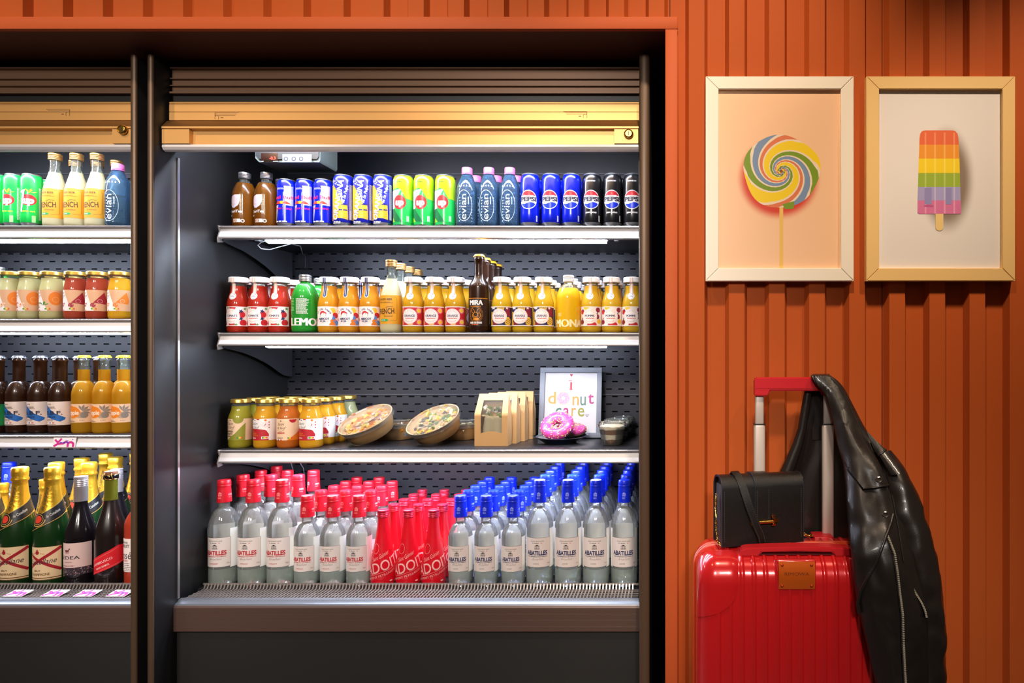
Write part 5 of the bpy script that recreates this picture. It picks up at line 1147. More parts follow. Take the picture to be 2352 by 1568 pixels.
def wine(name, h, top, r=.041):
    root = thing(name, 'b', 'wine bottle'); neck = dict(screw=.0145, cork=.0150)[top]
    p = shoulder(h*.97, r, neck, .44, .80, 's'); f = rad_of(p); body('bottle', p, [DK if top == 'screw' else Mtint('dark_red_bottle', '1c1210', .12)], root)
    if top == 'screw':
        obj('screw_cap', Lathe([(.0158, h*.765), (.0158, h*.90)] + [q for i in range(4) for q in ((.0163, h*(.905 + .018*i)), (.0152, h*(.914 + .018*i)))] + [(.0160, h*.985), (.0155, h - .001), (.0005, h)], seg=36), M('wine_cap_silver', 'c2b8bc', .3, metal=.7), root)
    else:
        obj('cork', Lathe([(.0115, h*.93), (.0145, h*.955), (.0155, h*.985), (.0145, h - .001), (.0005, h)], seg=28), M('cork_brown', '7a4a34', .5, coat=.3), root)
        bm = bmesh.new(); lathe(bm, [(.0165, h*.925), (.0178, h*.935), (.0178, h*.955), (.0165, h*.965), (.0155, h*.965)], seg=28); obj('lip_ring', bm, DK, root)
        bm = bmesh.new()
        for z in (.928, .968): tube(bm, [(.0182*math.sin(a), -.0182*math.cos(a), h*z) for a in [2*PI*i/24 for i in range(25)]], .0006, seg=6)
        for a in (-.7, .7, 2.4, -2.4): tube(bm, [(.0182*math.sin(a), -.0182*math.cos(a), h*.928), (.0178*math.sin(a*.8), -.0178*math.cos(a*.8), h*.968), (.010*math.sin(a*.8), -.010*math.cos(a*.8), h + .001)], .0006, seg=6)
        tube(bm, [(.006*math.cos(t), -.0188, h*.950 + .006*math.sin(t)) for t in [2*PI*i/16 for i in range(17)]], .0006, seg=6); obj('wire_cage', bm, GOLD, root)
        bm = bmesh.new(); obj('neck_band', Lathe([(f(z) + .0005, z) for z in (h*.74, h*.78, h*.84, h*.92)], seg=32, cap0=False, cap1=False), M('olive_glass_neck', '5a5a14', .2, coat=1), root)
    d = Decal(); W = .094
    if name == 'red_wine_bottle':
        K = M('wine_label', 'e0c3bd', .45); MR = M('wine_maroon', '6a1a2a', .5); v0, v1 = .030, .122
        d.rect(-W/2, W/2, v0, v1, K); d.rect(-W/2, W/2, v0, v0 + .022, INK); rnd = random.Random(4)
        for i in range(150): u, v = rnd.uniform(-W/2, W/2), v0 + rnd.uniform(.001, .0195); d.poly([(u, v), (u + rnd.uniform(.001, .003), v + rnd.uniform(0, .001)), (u + rnd.uniform(.0005, .0025), v + rnd.uniform(.0008, .0025))], [K, K, MU['maroon'], K][i % 4], up=(i == 0))
        d.text('LEDEA', -.008, v0 + .051, .0098, INK, .01, fit=.056); d.text('GARNACHA', -.008, v0 + .038, .003, MR, 0, fit=.020); d.bars(-.032, v0 + .0265, .05, 1, .0016, MR, 3)
        gx, gy = -.010, v0 + .068; d.poly([(gx - .006, gy), (gx + .004, gy + .001), (gx + .006, gy + .007), (gx + .0085, gy + .006), (gx + .0075, gy + .0095), (gx + .005, gy + .0095), (gx + .003, gy + .005), (gx - .005, gy + .0045), (gx - .0075, gy + .006), (gx - .007, gy + .003)], MR)
        for u in (-.0055, -.003, .001, .0035): d.rect(gx + u, gx + u + .001, gy - .005, gy + .001, MR, up=False)
        d.text('\u2019', gx + .007, gy + .012, .002, MR)
    else:
        R = M('lambrusco_red', 'd81c28', .45); d.poly([(-.050, .022), (.062, .068), (.062, .112), (.034, .112), (-.050, .064)], R); d.stroke([(-.048, .027), (.060, .071)], .0008, M('soft_pink_line', 'f08a86')); d.stroke([(-.048, .059), (.036, .107)], .0008, M('soft_pink_line'))
        d.text('LAMBRUSCO', -.004, .068, .0068, PALE, .0, rot=.42, fit=.056); d.text('MEDICI ERMETE', -.002, .0545, .0048, PALE, .02, rot=.42, fit=.036)
    d.wrap(f, rref=r); d.obj('label', root); return Proto(root)
wine('red_wine_bottle', hgt(1093, dd, ZDK), 'screw', .0370).put((X_(186, dd), dd, ZDK), 'dark wine bottle with white goat label and silver cap', 'wine bottles of the second cooler', .15)
wp2 = wine('red_wine_bottle', hgt(1093, dd, ZDK), 'screw', .0350); wp2.put((X_(268, dd + .128), dd + .128, ZDK), 'silver-capped wine bottle behind the red-labelled one', 'wine bottles of the second cooler', .4)
wine('sparkling_red_bottle', hgt(1081, dd, ZDK), 'cork', .0370).put((X_(255, dd), dd, ZDK), 'dark bottle with slanted red label and wired cork', 'wine bottles of the second cooler', .22)
def rose():
    root = thing('rose_wine_bottle', 'rose wine bottle cut off by the cooler post', 'wine bottle', (X_(322, dd), dd, ZDK + .0006), 'wine bottles of the second cooler'); h = .27; r = .0365
    p = shoulder(h, r, .0145, .62, .78, 'c'); body('bottle', p, [Mtint('rose_wine', 'c8442a', .35)], root); obj('screw_cap', Lathe([(.016, h*.86), (.016, h - .001), (.0005, h)], seg=28), SILV, root)
    d = Decal(); d.rect(-.045, .045, .040, .135, PALE); d.text('DOMAINE', -.022, .124, .006, INK, .02, fit=.034); d.text('TARIQUET', -.020, .114, .0085, INK, .02, fit=.040); d.text('Ros\u00e9', -.018, .088, .022, INK, .0, .1, fit=.046); d.text('PRESSEE', -.020, .072, .005, REDI, .02, fit=.030); d.bars(-.04, .063, .05, 5, .0016, INK, 4, gap=3.2); d.wrap(r); d.obj('label', root)
rose()
# promotional tags
MG = M('magenta_print', 'd0288a', .5); PUR = M('violet_print', '4a2ab0', .5)
def tag_mesh(w, h):
    d = Decal(); d.rect(-w/2, w/2, 0, h, M('tag_white', 'efe9ec', .45)); s = h/.024
    d.stroke([(-w*.42 + .004*s*t, h*(.80 - .25*math.sin(t*.9))) for t in [i*.5 for i in range(0, 9)]], .005*s, MG); d.stroke([(-w*.46, h*.08), (-w*.30, h*.34), (-w*.05, h*.40), (w*.10, h*.62)], .0055*s, MG); d.stroke([(w*.16, h*.02)] + [(w*.28 + w*.12*math.cos(PI - PI*i/8), h*.30 + h*.22*math.sin(PI*i/8)) for i in range(9)] + [(w*.40, h*.02)], .0055*s, MG)
    d.text('RE', w*.12, h*.64, .004*s, PUR, .03); d.bars(-w*.20, h*.42, w*.5, 1, .0028*s, PUR, 4); d.circ(w*.36, h*.80, .0012*s, PUR); return d
def price_tag(label, loc, w, h, tilt):
    d = tag_mesh(w, h); d.flat(eps=.00006); bm = d.bm; box(bm, -w/2, w/2, 0, .0007, 0, h); o = d.obj('price_tag', None); o.location = loc; o.rotation_euler = (tilt, 0, 0); tag(o, label, 'price tag', 'pink and white price tags'); return o
t0 = YS3 - .0025
pt = price_tag('pink and white tag on the rail below the beers', (X_(146, 1.845), 1.846, t0 - .034), X_(172, 1.845) - X_(120, 1.845), .028, R_(-8))
for px, lab in ((33, 'pink tag lying on the grille below the first champagne'), (118, 'pink tag on the grille below the second champagne'), (193, 'pink tag on the grille below the white-labelled wine'), (268, 'pink tag on the grille below the red-labelled bottle')):
    price_tag(lab, (X_(px, 1.725), 1.720, .3605), .052, .034, R_(-80))
# ================================================================ pictures on the wall
def picture(label, px0, px1, py0, py1, fm, print_fn):
    D = 1.512; x0, x1, z0, z1 = X_(px0, D), X_(px1, D), Z_(py1, D), Z_(py0, D); cx, w, h = (x0 + x1)/2, x1 - x0, z1 - z0
    root = thing('picture_frame', label, 'picture', (cx, D, z0), 'framed sweets on the panel wall'); b = .0305
    bm = bmesh.new()
    for q in ([(-w/2, 0), (w/2, 0), (w/2 - b, b), (-w/2 + b, b)], [(-w/2, h), (w/2, h), (w/2 - b, h - b), (-w/2 + b, h - b)], [(-w/2, 0), (-w/2, h), (-w/2 + b, h - b), (-w/2 + b, b)], [(w/2, 0), (w/2, h), (w/2 - b, h - b), (w/2 - b, b)]):
        c = (sum(a[0] for a in q)/4, sum(a[1] for a in q)/4); q = [(c[0] + (a - c[0])*.9988, c[1] + (v - c[1])*.9988) for a, v in q]
        k = len(bm.faces); prism(bm, q, 0, .0165, axis='y')
    es = [e for e in bm.edges if all(v.co.y < 1e-4 for v in e.verts)]
    bmesh.ops.bevel(bm, geom=es, offset=.0012, segments=2, affect='EDGES')
    obj('frame_border', bm, fm, root, smooth=30)
    obj('backing_board', Box(-w/2 + .004, w/2 - .004, .0095, .0165, .004, h - .004), M('backing_brown', '6a4a38', .7), root)
    d = Decal(); print_fn(d, w, h, b); d.flat(eps=.00003, base=0); o = d.obj('art_print', root); o.location = (0, .0088, 0)
    return root
def soft_print(name, base, shadow, cx, cz, r0, r1, sx=1.0, sz=1.0, extra=None):
    """printed paper whose picture has a soft dark halo round the printed sweet"""
    m = M(name, base, .4); nt = m.node_tree; N = nt.nodes; L = nt.links; b = N['Principled BSDF']
    tc = N.new('ShaderNodeTexCoord'); mp = N.new('ShaderNodeMapping'); mp.vector_type = 'POINT'
    mp.inputs['Location'].default_value = (-cx/sx, 0, -cz/sz); mp.inputs['Scale'].default_value = (1/sx, 0, 1/sz)
    ln = N.new('ShaderNodeVectorMath'); ln.operation = 'LENGTH'; rm = N.new('ShaderNodeMapRange'); rm.interpolation_type = 'SMOOTHSTEP'
    rm.inputs[1].default_value = r0; rm.inputs[2].default_value = r1; rm.inputs[3].default_value = 1; rm.inputs[4].default_value = 0
    mx = N.new('ShaderNodeMix'); mx.data_type = 'RGBA'; mx.inputs[6].default_value = lin(base); mx.inputs[7].default_value = lin(shadow)
    L.new(tc.outputs['Object'], mp.inputs[0]); L.new(mp.outputs[0], ln.inputs[0]); L.new(ln.outputs['Value'], rm.inputs[0]); L.new(rm.outputs[0], mx.inputs[0]); L.new(mx.outputs[2], b.inputs['Base Color']); return m
DPX = 1.52/F
def lolly(d, w, h, b):
    cx, cz, R = (1795 - 1790)*DPX, (644 - 391)*DPX + .0, 88*DPX
    BG = soft_print('peach_print_paper', 'f8caa2', 'd8402a', cx - .006, cz - .016, R*.86, R*1.14)
    d.rect(-w/2 + b*.9, w/2 - b*.9, b*.9, h - b*.9, BG)
    d.rect(cx - .0045, cx + .0045, b*.9, cz - R*.8, M('lolly_stick', 'efc160', .5))
    col = {k: M('lolly_' + k, c, .4) for k, c in dict(y='f6d410', w='efdcc4', g='7a9a1e', b='7a94b8', r='e07a50').items()}
    seq = 'yyyyywrrwbbbwgggw'
    d.l += 1
    def arm(r): return 2.6*math.log(max(r, .04)/1.0)
    N_ = len(seq)*2; rr = [.03 + .97*(i/22)**.9 for i in range(23)]
    out = lambda a: 1 + .025*math.sin(3*a + 1) + .02*math.sin(5*a)
    V = []
    for r in rr:
        row = []
        for i in range(N_*2):
            a = 2*PI*i/(N_*2); t = a - arm(r) ; k = out(t) if r > .9 else 1
            row.append(d.bm.verts.new((cx + R*r*k*math.cos(t), cz + R*.95*r*k*math.sin(t), d.l)))
        V.append(row)
    for i in range(len(rr) - 1):
        for j in range(N_*2):
            f = d.bm.faces.new((V[i][j], V[i+1][j], V[i+1][(j+1) % (N_*2)], V[i][(j+1) % (N_*2)])); f.material_index = d.mi(col[seq[(j//2) % len(seq)]])
    d.poly([(cx + R*.02, cz - R*.86), (cx + R*.34, cz - R*.78), (cx + R*.32, cz - R*.98), (cx + R*.1, cz - R*.99)], col['g'])
def pop(d, w, h, b):
    s = 1.52/F; u = lambda px: (px - 2160)*s; v = lambda py: (645 - py)*s
    BG = soft_print('grey_print_paper', 'ece8e8', '8f7f70', u(2177), v(412), .058, .100, .72, 1.40)
    d.rect(-w/2 + b*.9, w/2 - b*.9, b*.9, h - b*.9, BG)
    edge = [(298, 2126, 2192), (300, 2120, 2197), (306, 2116, 2202), (316, 2114.5, 2204), (331, 2114, 2205), (363, 2113, 2206), (396, 2112, 2207), (428, 2111, 2208), (459, 2110, 2209), (488, 2110, 2210), (490, 2114, 2208)]
    bands = [(298, 331, 'e86a3a'), (331, 363, 'f09a2a'), (363, 396, 'f8d81c'), (396, 428, '9cb83a'), (428, 459, 'a8a4d8'), (459, 490, 'd878ac')]
    L = [(a, l) for a, l, r in edge]; R = [(a, r) for a, l, r in edge]
    d.l += 1
    for y0, y1, c in bands:
        ys = sorted({y0, y1} | {a for a, _, _ in edge if y0 < a < y1})
        d.poly([(u(interp(L, y)), v(y)) for y in ys] + [(u(interp(R, y)), v(y)) for y in ys[::-1]], M('pop_' + c, c, .45), up=False)
        lt = M('pop_light_' + c, '%02x%02x%02x' % tuple(min(255, int(int(c[i:i+2], 16)*.8 + 60)) for i in (0, 2, 4)), .45)
        for k in (2126, 2148, 2170, 2192):
            if y1 <= 490: d.rect(u(k), u(k + 4), v(y1) + .0004, v(max(y0, 303)), lt)
    d.rect(u(2125), u(2146), v(474), v(470), M('pop_mold', 'c05a98', .45)); d.rect(u(2126), u(2142), v(468), v(430), M('pop_groove', '948fc8', .45)); d.rect(u(2174), u(2188), v(468), v(430), M('pop_groove'))
    d.poly([(u(2151), v(490)), (u(2169), v(490)), (u(2169), v(520))] + [(u(2160) + 9*s*math.cos(a), v(520) - 9*s*math.sin(a)) for a in [PI*i/8 for i in range(9)]] + [(u(2151), v(520))], M('pop_stick', 'efd08a', .5))
picture('white framed picture of a striped spiral lollipop', 1621, 1961, 175, 645, M('white_frame', 'f8f0e2', .45), lolly)
picture('white framed picture of a rainbow ice pop, warm light in its colour', 1990, 2332, 175, 645, M('white_frame_warm_lit', 'f2cc88', .45), pop)  # white frame with warm light put into its yellowed colour

# ================================================================ suitcase
SX, SD0, SD1, SZ0, SZ1, SW_ = .249, 1.300, 1.500, .055, .5935, .405
sc = thing('suitcase', 'red hard-shell suitcase standing against the orange panel wall', 'suitcase', (SX, (SD0 + SD1)/2, 0)); O_ = Vector(sc.location)
RED = M('glossy_red_shell', 'd01c20', .22, coat=.8, metal=.15); REDM = M('matt_red_plastic', 'c41a22', .45)
def rrect(e, n=9, r=.052):
    """side outline (depth, height) of the shell drawn in by e, with outward normals"""
    a0, a1, b0, b1 = SD0 + e, SD1 - e, SZ0 + e, SZ1 - e; r = max(r - e*.6, .012); out = []
    for cx, cz, t0 in ((a0 + r, b0 + r, PI), (a1 - r, b0 + r, 1.5*PI), (a1 - r, b1 - r, 0), (a0 + r, b1 - r, .5*PI)):
        for i in range(n):
            t = t0 + (PI/2)*i/(n - 1); out.append((cx + r*math.cos(t), cz + r*math.sin(t), math.cos(t), math.sin(t)))
    return out
def inset(x):
    d = abs(x) - (SW_/2 - .040)
    return 0 if d <= 0 else .040 - math.sqrt(max(0, .040**2 - min(d, .040)**2))
pitch = .0243
ribs = [(-SW_/2 + .044) + pitch*i for i in range(14)]
def ribh(x):
    m = min(abs(x - q) for q in ribs); return .0030*max(0, 1 - (m/.0050)**2)
def shell_row(x, off=0, rib=True, lo=0, hi=None):
    e = inset(x); rh = ribh(x) if rib else 0; pts = rrect(e)
    return [Vector((x, y + ny*(rh + off), z + nz*(rh + off))) - Vector((0, O_.y, 0)) for y, z, ny, nz in pts[lo:hi]]
xs = sorted(set([-SW_/2 + .04*(1 - math.cos(t)) for t in [PI/2*i/10 for i in range(11)]] + [SW_/2 - .04*(1 - math.cos(t)) for t in [PI/2*i/10 for i in range(11)]] + [q + k for q in ribs for k in (-.0065, -.005, -.0042, -.003, -.0015, 0, .0015, .003, .0042, .005, .0065) if abs(q + k) < SW_/2 - .001]))
bm = bmesh.new(); V = grid(bm, [shell_row(x) for x in xs], closed=True); bm.faces.new(V[0]); bm.faces.new(V[-1][::-1])
obj('shell', bm, RED, sc, smooth=55)
# corner guards
def guard(side):
    bm = bmesh.new(); rows = []
    U = [-SW_/2 + .0005 + .04*(1 - math.cos(t)) for t in [PI/2*i/10 for i in range(11)]] + [-SW_/2 + .04 + .045*i/6 for i in range(1, 7)]
    for i, x in enumerate(U):
        e = inset(x); q = rrect(e); top = q[27:36]                                      # top-front arc, from above down to the front
        t = (x + SW_/2)/.085; low = .066*(1 - t**2.2) ** .5 if t < 1 else 0
        off = .0035*min(1, (1 - t)*8)
        y0, z0, _, _ = top[-1]; pts = [(y, z, ny, nz) for y, z, ny, nz in top] + [(y0, z0 - low*k/6, -1, 0) for k in range(1, 7)]
        rows.append([Vector((x*side*-1 if side > 0 else x, y + ny*off, z + nz*off)) - Vector((0, O_.y, 0)) for y, z, ny, nz in pts])
    grid(bm, rows); obj('corner_guard', bm, RED, sc, smooth=60)
guard(-1); guard(1)
# seam band round the middle
bm = bmesh.new()
for yy in (1.398, 1.412):
    P_ = []; r = .045
    for cx, cz, t0 in ((-SW_/2 + r, SZ0 + r, PI), (SW_/2 - r, SZ0 + r, 1.5*PI), (SW_/2 - r, SZ1 - r, 0), (-SW_/2 + r, SZ1 - r, .5*PI)):
        P_ += [(cx + (r + .0015)*math.cos(t0 + PI/2*i/8), yy - O_.y, cz + (r + .0015)*math.sin(t0 + PI/2*i/8)) for i in range(9)]
    tube(bm, P_ + [P_[0]], .0042, seg=8)
obj('seam_band', bm, M('seam_orange', 'c8401a', .4), sc)
# name plate
pz = Z_(1319, SD0); px_ = X_(1829, SD0) - SX; pw, ph = 83*SD0/F, 63*SD0/F
bm = bmesh.new(); box(bm, px_ - pw/2 - .003, px_ + pw/2 + .003, SD0 - .0042 - O_.y, SD0 + .012 - O_.y, pz - ph/2 - .003, pz + ph/2 + .003, bev=.004, seg=3); bz = obj('plate_bezel', bm, RED, sc)
bm = bmesh.new(); rows = []
for i in range(13):
    t = i/12; zz = pz - ph/2 + ph*t; rows.append([(px_ + (-.5 + k)*pw, SD0 - .0044 - .0035*math.sin(PI*t) - O_.y, zz) for k in (0, .03, .97, 1)])
grid(bm, rows); np_ = obj('name_plate', bm, M('orange_metal', 'ee6c20', .3, metal=.5), sc)
d = Decal(); d.text('RIMOWA', 0, 0, .0072, M('engraved_dark', '5a2a10', .5), -.01, fit=.050); d.map(lambda u, v, l: Vector((px_ + u, SD0 - .0082 - O_.y, pz + .004 + v))); d.obj('plate_lettering', np_)
bm = bmesh.new()
for sx_ in (-1, 1):
    for sz_ in (-1, 1): r = bmesh.ops.create_uvsphere(bm, u_segments=10, v_segments=6, radius=.0032, matrix=Matrix.Translation((px_ + sx_*(pw/2 - .007), SD0 - .0058 - O_.y, pz + sz_*(ph/2 - .007))))
obj('plate_rivets', bm, M('rivet_red', 'b8401e', .35, metal=.5), np_)
# carry handle on top
hx0, hx1, hy = X_(1697, 1.335) - SX, X_(1962, 1.335) - SX, 1.345
o_ = [(hx0, .000), (hx0 + .004, .013), (hx0 + .014, .0175), (hx0 + .06, .0195), ((hx0 + hx1)/2, .021), (hx1 - .06, .0195), (hx1 - .014, .0175), (hx1 - .004, .013), (hx1, 0), (hx1 - .042, 0), (hx1 - .046, .0085), ((hx0 + hx1)/2, .0105), (hx0 + .046, .0085), (hx0 + .042, 0)]
bm = bmesh.new(); prism(bm, [(u, SZ1 - .004 + v) for u, v in o_], hy - .016 - O_.y, hy + .016 - O_.y, axis='y'); bmesh.ops.bevel(bm, geom=[e for e in bm.edges], offset=.0022, segments=2, affect='EDGES'); obj('carry_handle', bm, REDM, sc, smooth=40)
obj('handle_well', Box(hx0 + .03, hx1 - .03, hy - .014 - O_.y, hy + .014 - O_.y, SZ1 - .001, SZ1 + .0012), M('shaded_red_well', '5a0c10', .5), sc)  # flat sheet; shade under the handle is put into its dark red
# telescopic handle
TD = 1.487; th = bpy.data.objects.new('telescopic_handle', None); C.objects.link(th); th.parent = sc; th.empty_display_size = .02
ALT = M('tube_aluminium', 'd6c8c0', .38, metal=.25)
for pxc in (1744, 1901):
    x = X_(pxc, TD) - SX; zs = Z_(973, TD)
    bm = bmesh.new(); box(bm, x - .0135, x + .0135, TD - .0085 - O_.y, TD + .0085 - O_.y, SZ1 - .03, zs, bev=.006, seg=3); obj('outer_tube', bm, ALT, th)
    bm = bmesh.new(); box(bm, x - .0102, x + .0102, TD - .0062 - O_.y, TD + .0062 - O_.y, zs - .01, Z_(905, TD), bev=.004, seg=3); obj('inner_tube', bm, ALT, th)
    bm = bmesh.new(); box(bm, x - .0138, x + .0138, TD - .0088 - O_.y, TD + .0088 - O_.y, zs - .0015, zs + .001, bev=.0008); obj('tube_collar', bm, BLACK, th)
gx0, gx1, gz1, gz0 = X_(1732, TD) - SX, X_(1915, TD) - SX, Z_(866, TD), Z_(909, TD)
bm = bmesh.new(); gz = gz1 - .0315
prism(bm, [(gx0, gz0), (gx0, gz1 - .004), (gx0 + .004, gz1), (gx1 - .004, gz1), (gx1, gz1 - .004), (gx1, gz0), (gx1 - .026, gz0), (gx1 - .031, gz), (gx0 + .036, gz), (gx0 + .030, gz0)], TD - .0145 - O_.y, TD + .0135 - O_.y, axis='y')
bmesh.ops.bevel(bm, geom=[e for e in bm.edges], offset=.0025, segments=2, affect='EDGES'); g_ = obj('grip', bm, M('grip_red', 'd01f2c', .35, coat=.2), th)
obj('grip_line', Box(gx0 + .001, gx1 - .001, TD - .0148 - O_.y, TD - .0143 - O_.y, gz1 - .0262, gz1 - .0255), M('grip_groove', '8a1018', .5), g_)
for x0_, w_ in ((X_(1875, 1.43) - SX, .045), (gx0 - .012, .052)): obj('handle_socket', Box(x0_, x0_ + w_, 1.448 - O_.y, 1.4985 - O_.y, SZ1 - .004, SZ1 + .004, bev=.003), REDM, th)
for x in (-.15, .15):
    for y in (-.07, .07):
        bm = bmesh.new(); tube(bm, [(x - .011, y, .028), (x + .011, y, .028)], .026, seg=18); box(bm, x - .014, x + .014, y - .012, y + .012, .03, .062, bev=.003); obj('wheel', bm, BLACK, sc)

# ================================================================ handbag
HB = thing('handbag', 'small black leather handbag with gold clasp sitting on the suitcase', 'handbag', (0, 0, 0))
LEA = M('bag_leather', '110e0c', .36, bump=(1300, .5)); EDGE = M('bag_edge_blue_lit', '2a2e38', .35); STI = M('stitch_grey', '4a443e', .7)  # edge colour holds the bluish light caught along the piping
A_ = Vector((X_(1658, 1.358), 1.362, SZ1 + .0065)); B_ = Vector((X_(1846, 1.408), 1.408, SZ1 + .0065)); HB.location = A_; HB.rotation_euler = (0, 0, math.atan2(B_.y - A_.y, B_.x - A_.x))
bw, bh_, bt = (B_ - A_).length, .150, .060
def bag_prof(off=0, n=8, front_to=0.0):
    """outline from the back, over the rounded top, down the front: (depth, height)"""
    r = .026 + off; p = [(bt + off, .0), (bt + off, bh_ - .026)]
    p += [(bt - .026 + r*math.cos(t), bh_ - .026 + r*math.sin(t)) for t in [PI/2*i/n for i in range(1, n + 1)]]
    p += [(.026 - r*math.sin(t), bh_ - .026 + r*math.cos(t)) for t in [PI/2*i/n for i in range(0, n + 1)]]
    return p + [(-off, bh_*.6), (-off, bh_*.3), (-off, front_to)]
bm = bmesh.new(); pr0 = bag_prof(-.004); prism(bm, [(a, max(v, .001)) for a, v in pr0], .008, bw - .006); obj('bag_body', bm, LEA, HB, smooth=40)
def band(x0, x1, off, th, front_to, mat, name, par, n=8, round_=0):
    bm = bmesh.new(); o = bag_prof(off + th, n, front_to); i = bag_prof(off, n, front_to)
    rows = [[(x0, *q) for q in i], [(x0, *q) for q in o], [(x1, *q) for q in o], [(x1, *q) for q in i], [(x0, *q) for q in i]]
    grid(bm, rows)
    for k in (0, -1): bm.faces.new([bm.verts.new(p) for p in ((x0, *i[k]), (x0, *o[k]), (x1, *o[k]), (x1, *i[k]))])
    return obj(name, bm, mat, par, smooth=30, weld=True)
fl = band(0, bw, -.0035, .0035, -.001, LEA, 'front_flap', HB)
for x in (0, bw - .0016): band(x, x + .0016, -.0038, .0045, -.001, EDGE, 'edge_piping', fl)
def stitches(x, off, z0, z1, par):
    bm = bmesh.new(); z = z0
    while z < z1: box(bm, x - .0004, x + .0004, -off - .0012, -off + .0004, z, z + .0028); z += .0046
    obj('stitching', bm, STI, par)
stitches(.0065, 0, .01, bh_ - .03, fl); stitches(bw - .0065, 0, .01, bh_ - .03, fl)
c0 = X_(1737, 1.38) - A_.x; cb_ = band(.075, .112, .0005, .003, .052, LEA, 'centre_band', HB); band(.0742, .0756, .0004, .0036, .052, EDGE, 'edge_piping', cb_); stitches(.080, .0035, .056, bh_ - .03, cb_); stitches(.107, .0035, .056, bh_ - .03, cb_)
# shoulder strap crossing the front
sp_ = [Vector((.040, .046, bh_ - .004)), Vector((.040, .030, bh_ + .006)), Vector((.041, .012, bh_ + .001)), Vector((.047, -.004, bh_ - .022)), Vector((.060, -.0085, bh_ - .065)), Vector((.075, -.0105, bh_ - .105)), Vector((.086, -.010, .022)), Vector((.090, -.009, .006))]
bm = bmesh.new(); rows = []
for i, p in enumerate(sp_):
    t = (sp_[min(i+1, len(sp_)-1)] - sp_[max(i-1, 0)]).normalized(); nrm = Vector((0, -1, 0)) if i > 2 else Vector((0, -.2, 1)).normalized(); s_ = t.cross(nrm).normalized()*.0085; nn = nrm*.0014
    rows.append([p - s_ - nn, p + s_ - nn, p + s_ + nn, p - s_ + nn])
grid(bm, rows, closed=True); ss = obj('shoulder_strap', bm, LEA, HB, smooth=40)
bm = bmesh.new()
for s in (-.0062, .0062):
    for i in range(2, len(sp_) - 1):
        for k in range(7):
            p = sp_[i].lerp(sp_[i+1], k/7); t = (sp_[i+1] - sp_[i]).normalized(); side = t.cross(Vector((0, -1, 0))).normalized()*s; tube(bm, [p + side + Vector((0, -.0018, 0)), p + side + t*.0028 + Vector((0, -.0018, 0))], .0005, seg=5)
obj('stitching', bm, STI, ss)
# clasp
cl = bpy.data.objects.new('clasp', None); C.objects.link(cl); cl.parent = HB; cl.location = (.072, -.006, .050); cl.empty_display_size = .01
obj('clasp_bar', Tube([(.006, -.002, 0), (.043, -.002, 0)], .0036, seg=16), GOLD, cl)
bm = bmesh.new(); tube(bm, [(-.002 + .006*math.cos(t), -.002, .006*math.sin(t)) for t in [PI*.2 + 1.6*PI*i/12 for i in range(13)]], .0014, seg=8); tube(bm, [(-.001, -.002, -.007), (-.002, -.002, -.012)], .0012, seg=6); obj('clasp_ring', bm, GOLD, cl)
bm = bmesh.new(); box(bm, .041, .049, -.004, .002, -.009, .001, bev=.001); box(bm, .041, .047, -.004, .002, .001, .011, bev=.001); box(bm, .040, .048, -.004, .002, .012, .0145, bev=.0006); tube(bm, [(.051, -.006, .003), (.051, .001, .003)], .0045, seg=14); tube(bm, [(.044, -.006, -.005), (.044, -.003, -.005)], .0016, seg=10); obj('clasp_plate', bm, M('gold_red_reflect', 'd98a3a', .2, metal=1), cl)
def chain(bm, pts, r=.0032, w=.0008):
    L = 0; pts = [Vector(p) for p in pts]
    for i in range(len(pts) - 1):
        a, b = pts[i], pts[i+1]; n = max(1, round((b - a).length/(r*1.5))); t = (b - a).normalized()
        for k in range(n):
            c = a.lerp(b, (k + .5)/n); u = t.cross(Vector((.3, 1, .2)) if (k + i) % 2 else Vector((1, -.2, .3))).normalized()
            tube(bm, [c + t*r*1.25*math.cos(q) + u*r*.7*math.sin(q) for q in [2*PI*j/10 for j in range(11)]], w, seg=5, caps=False)
bm = bmesh.new(); chain(bm, [(-.003, .032, .108), (-.004, .030, .085), (-.004, .028, .055), (-.004, .026, .030), (-.003, .018, .006), (.0, .006, .002)]); chain(bm, [(bw + .002, .020, .014), (bw + .012, .016, .009), (bw + .022, .018, .005), (bw + .032, .022, .004), (bw + .026, .026, .004), (bw + .014, .028, .004)]); obj('chain', bm, GOLD, HB)
bm = bmesh.new(); tube(bm, [(-.0035 + .0, .030 + .006*math.cos(t), .094 + .010*math.sin(t)) for t in [2*PI*i/14 for i in range(15)]], .0014, seg=6); box(bm, -.0055, -.0025, .025, .033, .080, .088, bev=.001); tube(bm, [(-.004, .034, .078), (-.004, .026, .058)], .0018, seg=8); obj('snap_hook', bm, GOLD, HB)
obj('side_gusset', Box(.004, .0075, .008, bt - .008, .004, bh_ - .02, bev=.001), M('gusset_leather', '20242c', .5), HB)
# ================================================================ leather jacket hung over the grip
JK = thing('leather_jacket', 'black leather biker jacket draped over the suitcase handle', 'jacket', (.42, 1.36, .30)); JO = Vector(JK.location)
JL = M('jacket_leather', '211c1a', .34, bump=(500, .14), coat=.2); JD = M('jacket_lining', '0d0b0b', .7); NIC = M('nickel', 'cfc8c2', .2, metal=1); ZIP = M('zip_metal', 'e0d6c2', .35, metal=.5)
Ltab = [(862, 1862), (880, 1872), (905, 1893), (960, 1910), (1020, 1923), (1066, 1936), (1110, 1941), (1180, 1946), (1250, 1952), (1320, 1960), (1385, 1968), (1430, 1978), (1480, 1990), (1530, 2001), (1568, 2010), (1700, 2032)]
Rtab = [(862, 1907), (872, 1922), (890, 1938), (925, 1957), (985, 1989), (1020, 2016), (1045, 2034), (1085, 2058), (1120, 2068), (1200, 2084), (1300, 2106), (1400, 2128), (1568, 2136), (1700, 2136)]
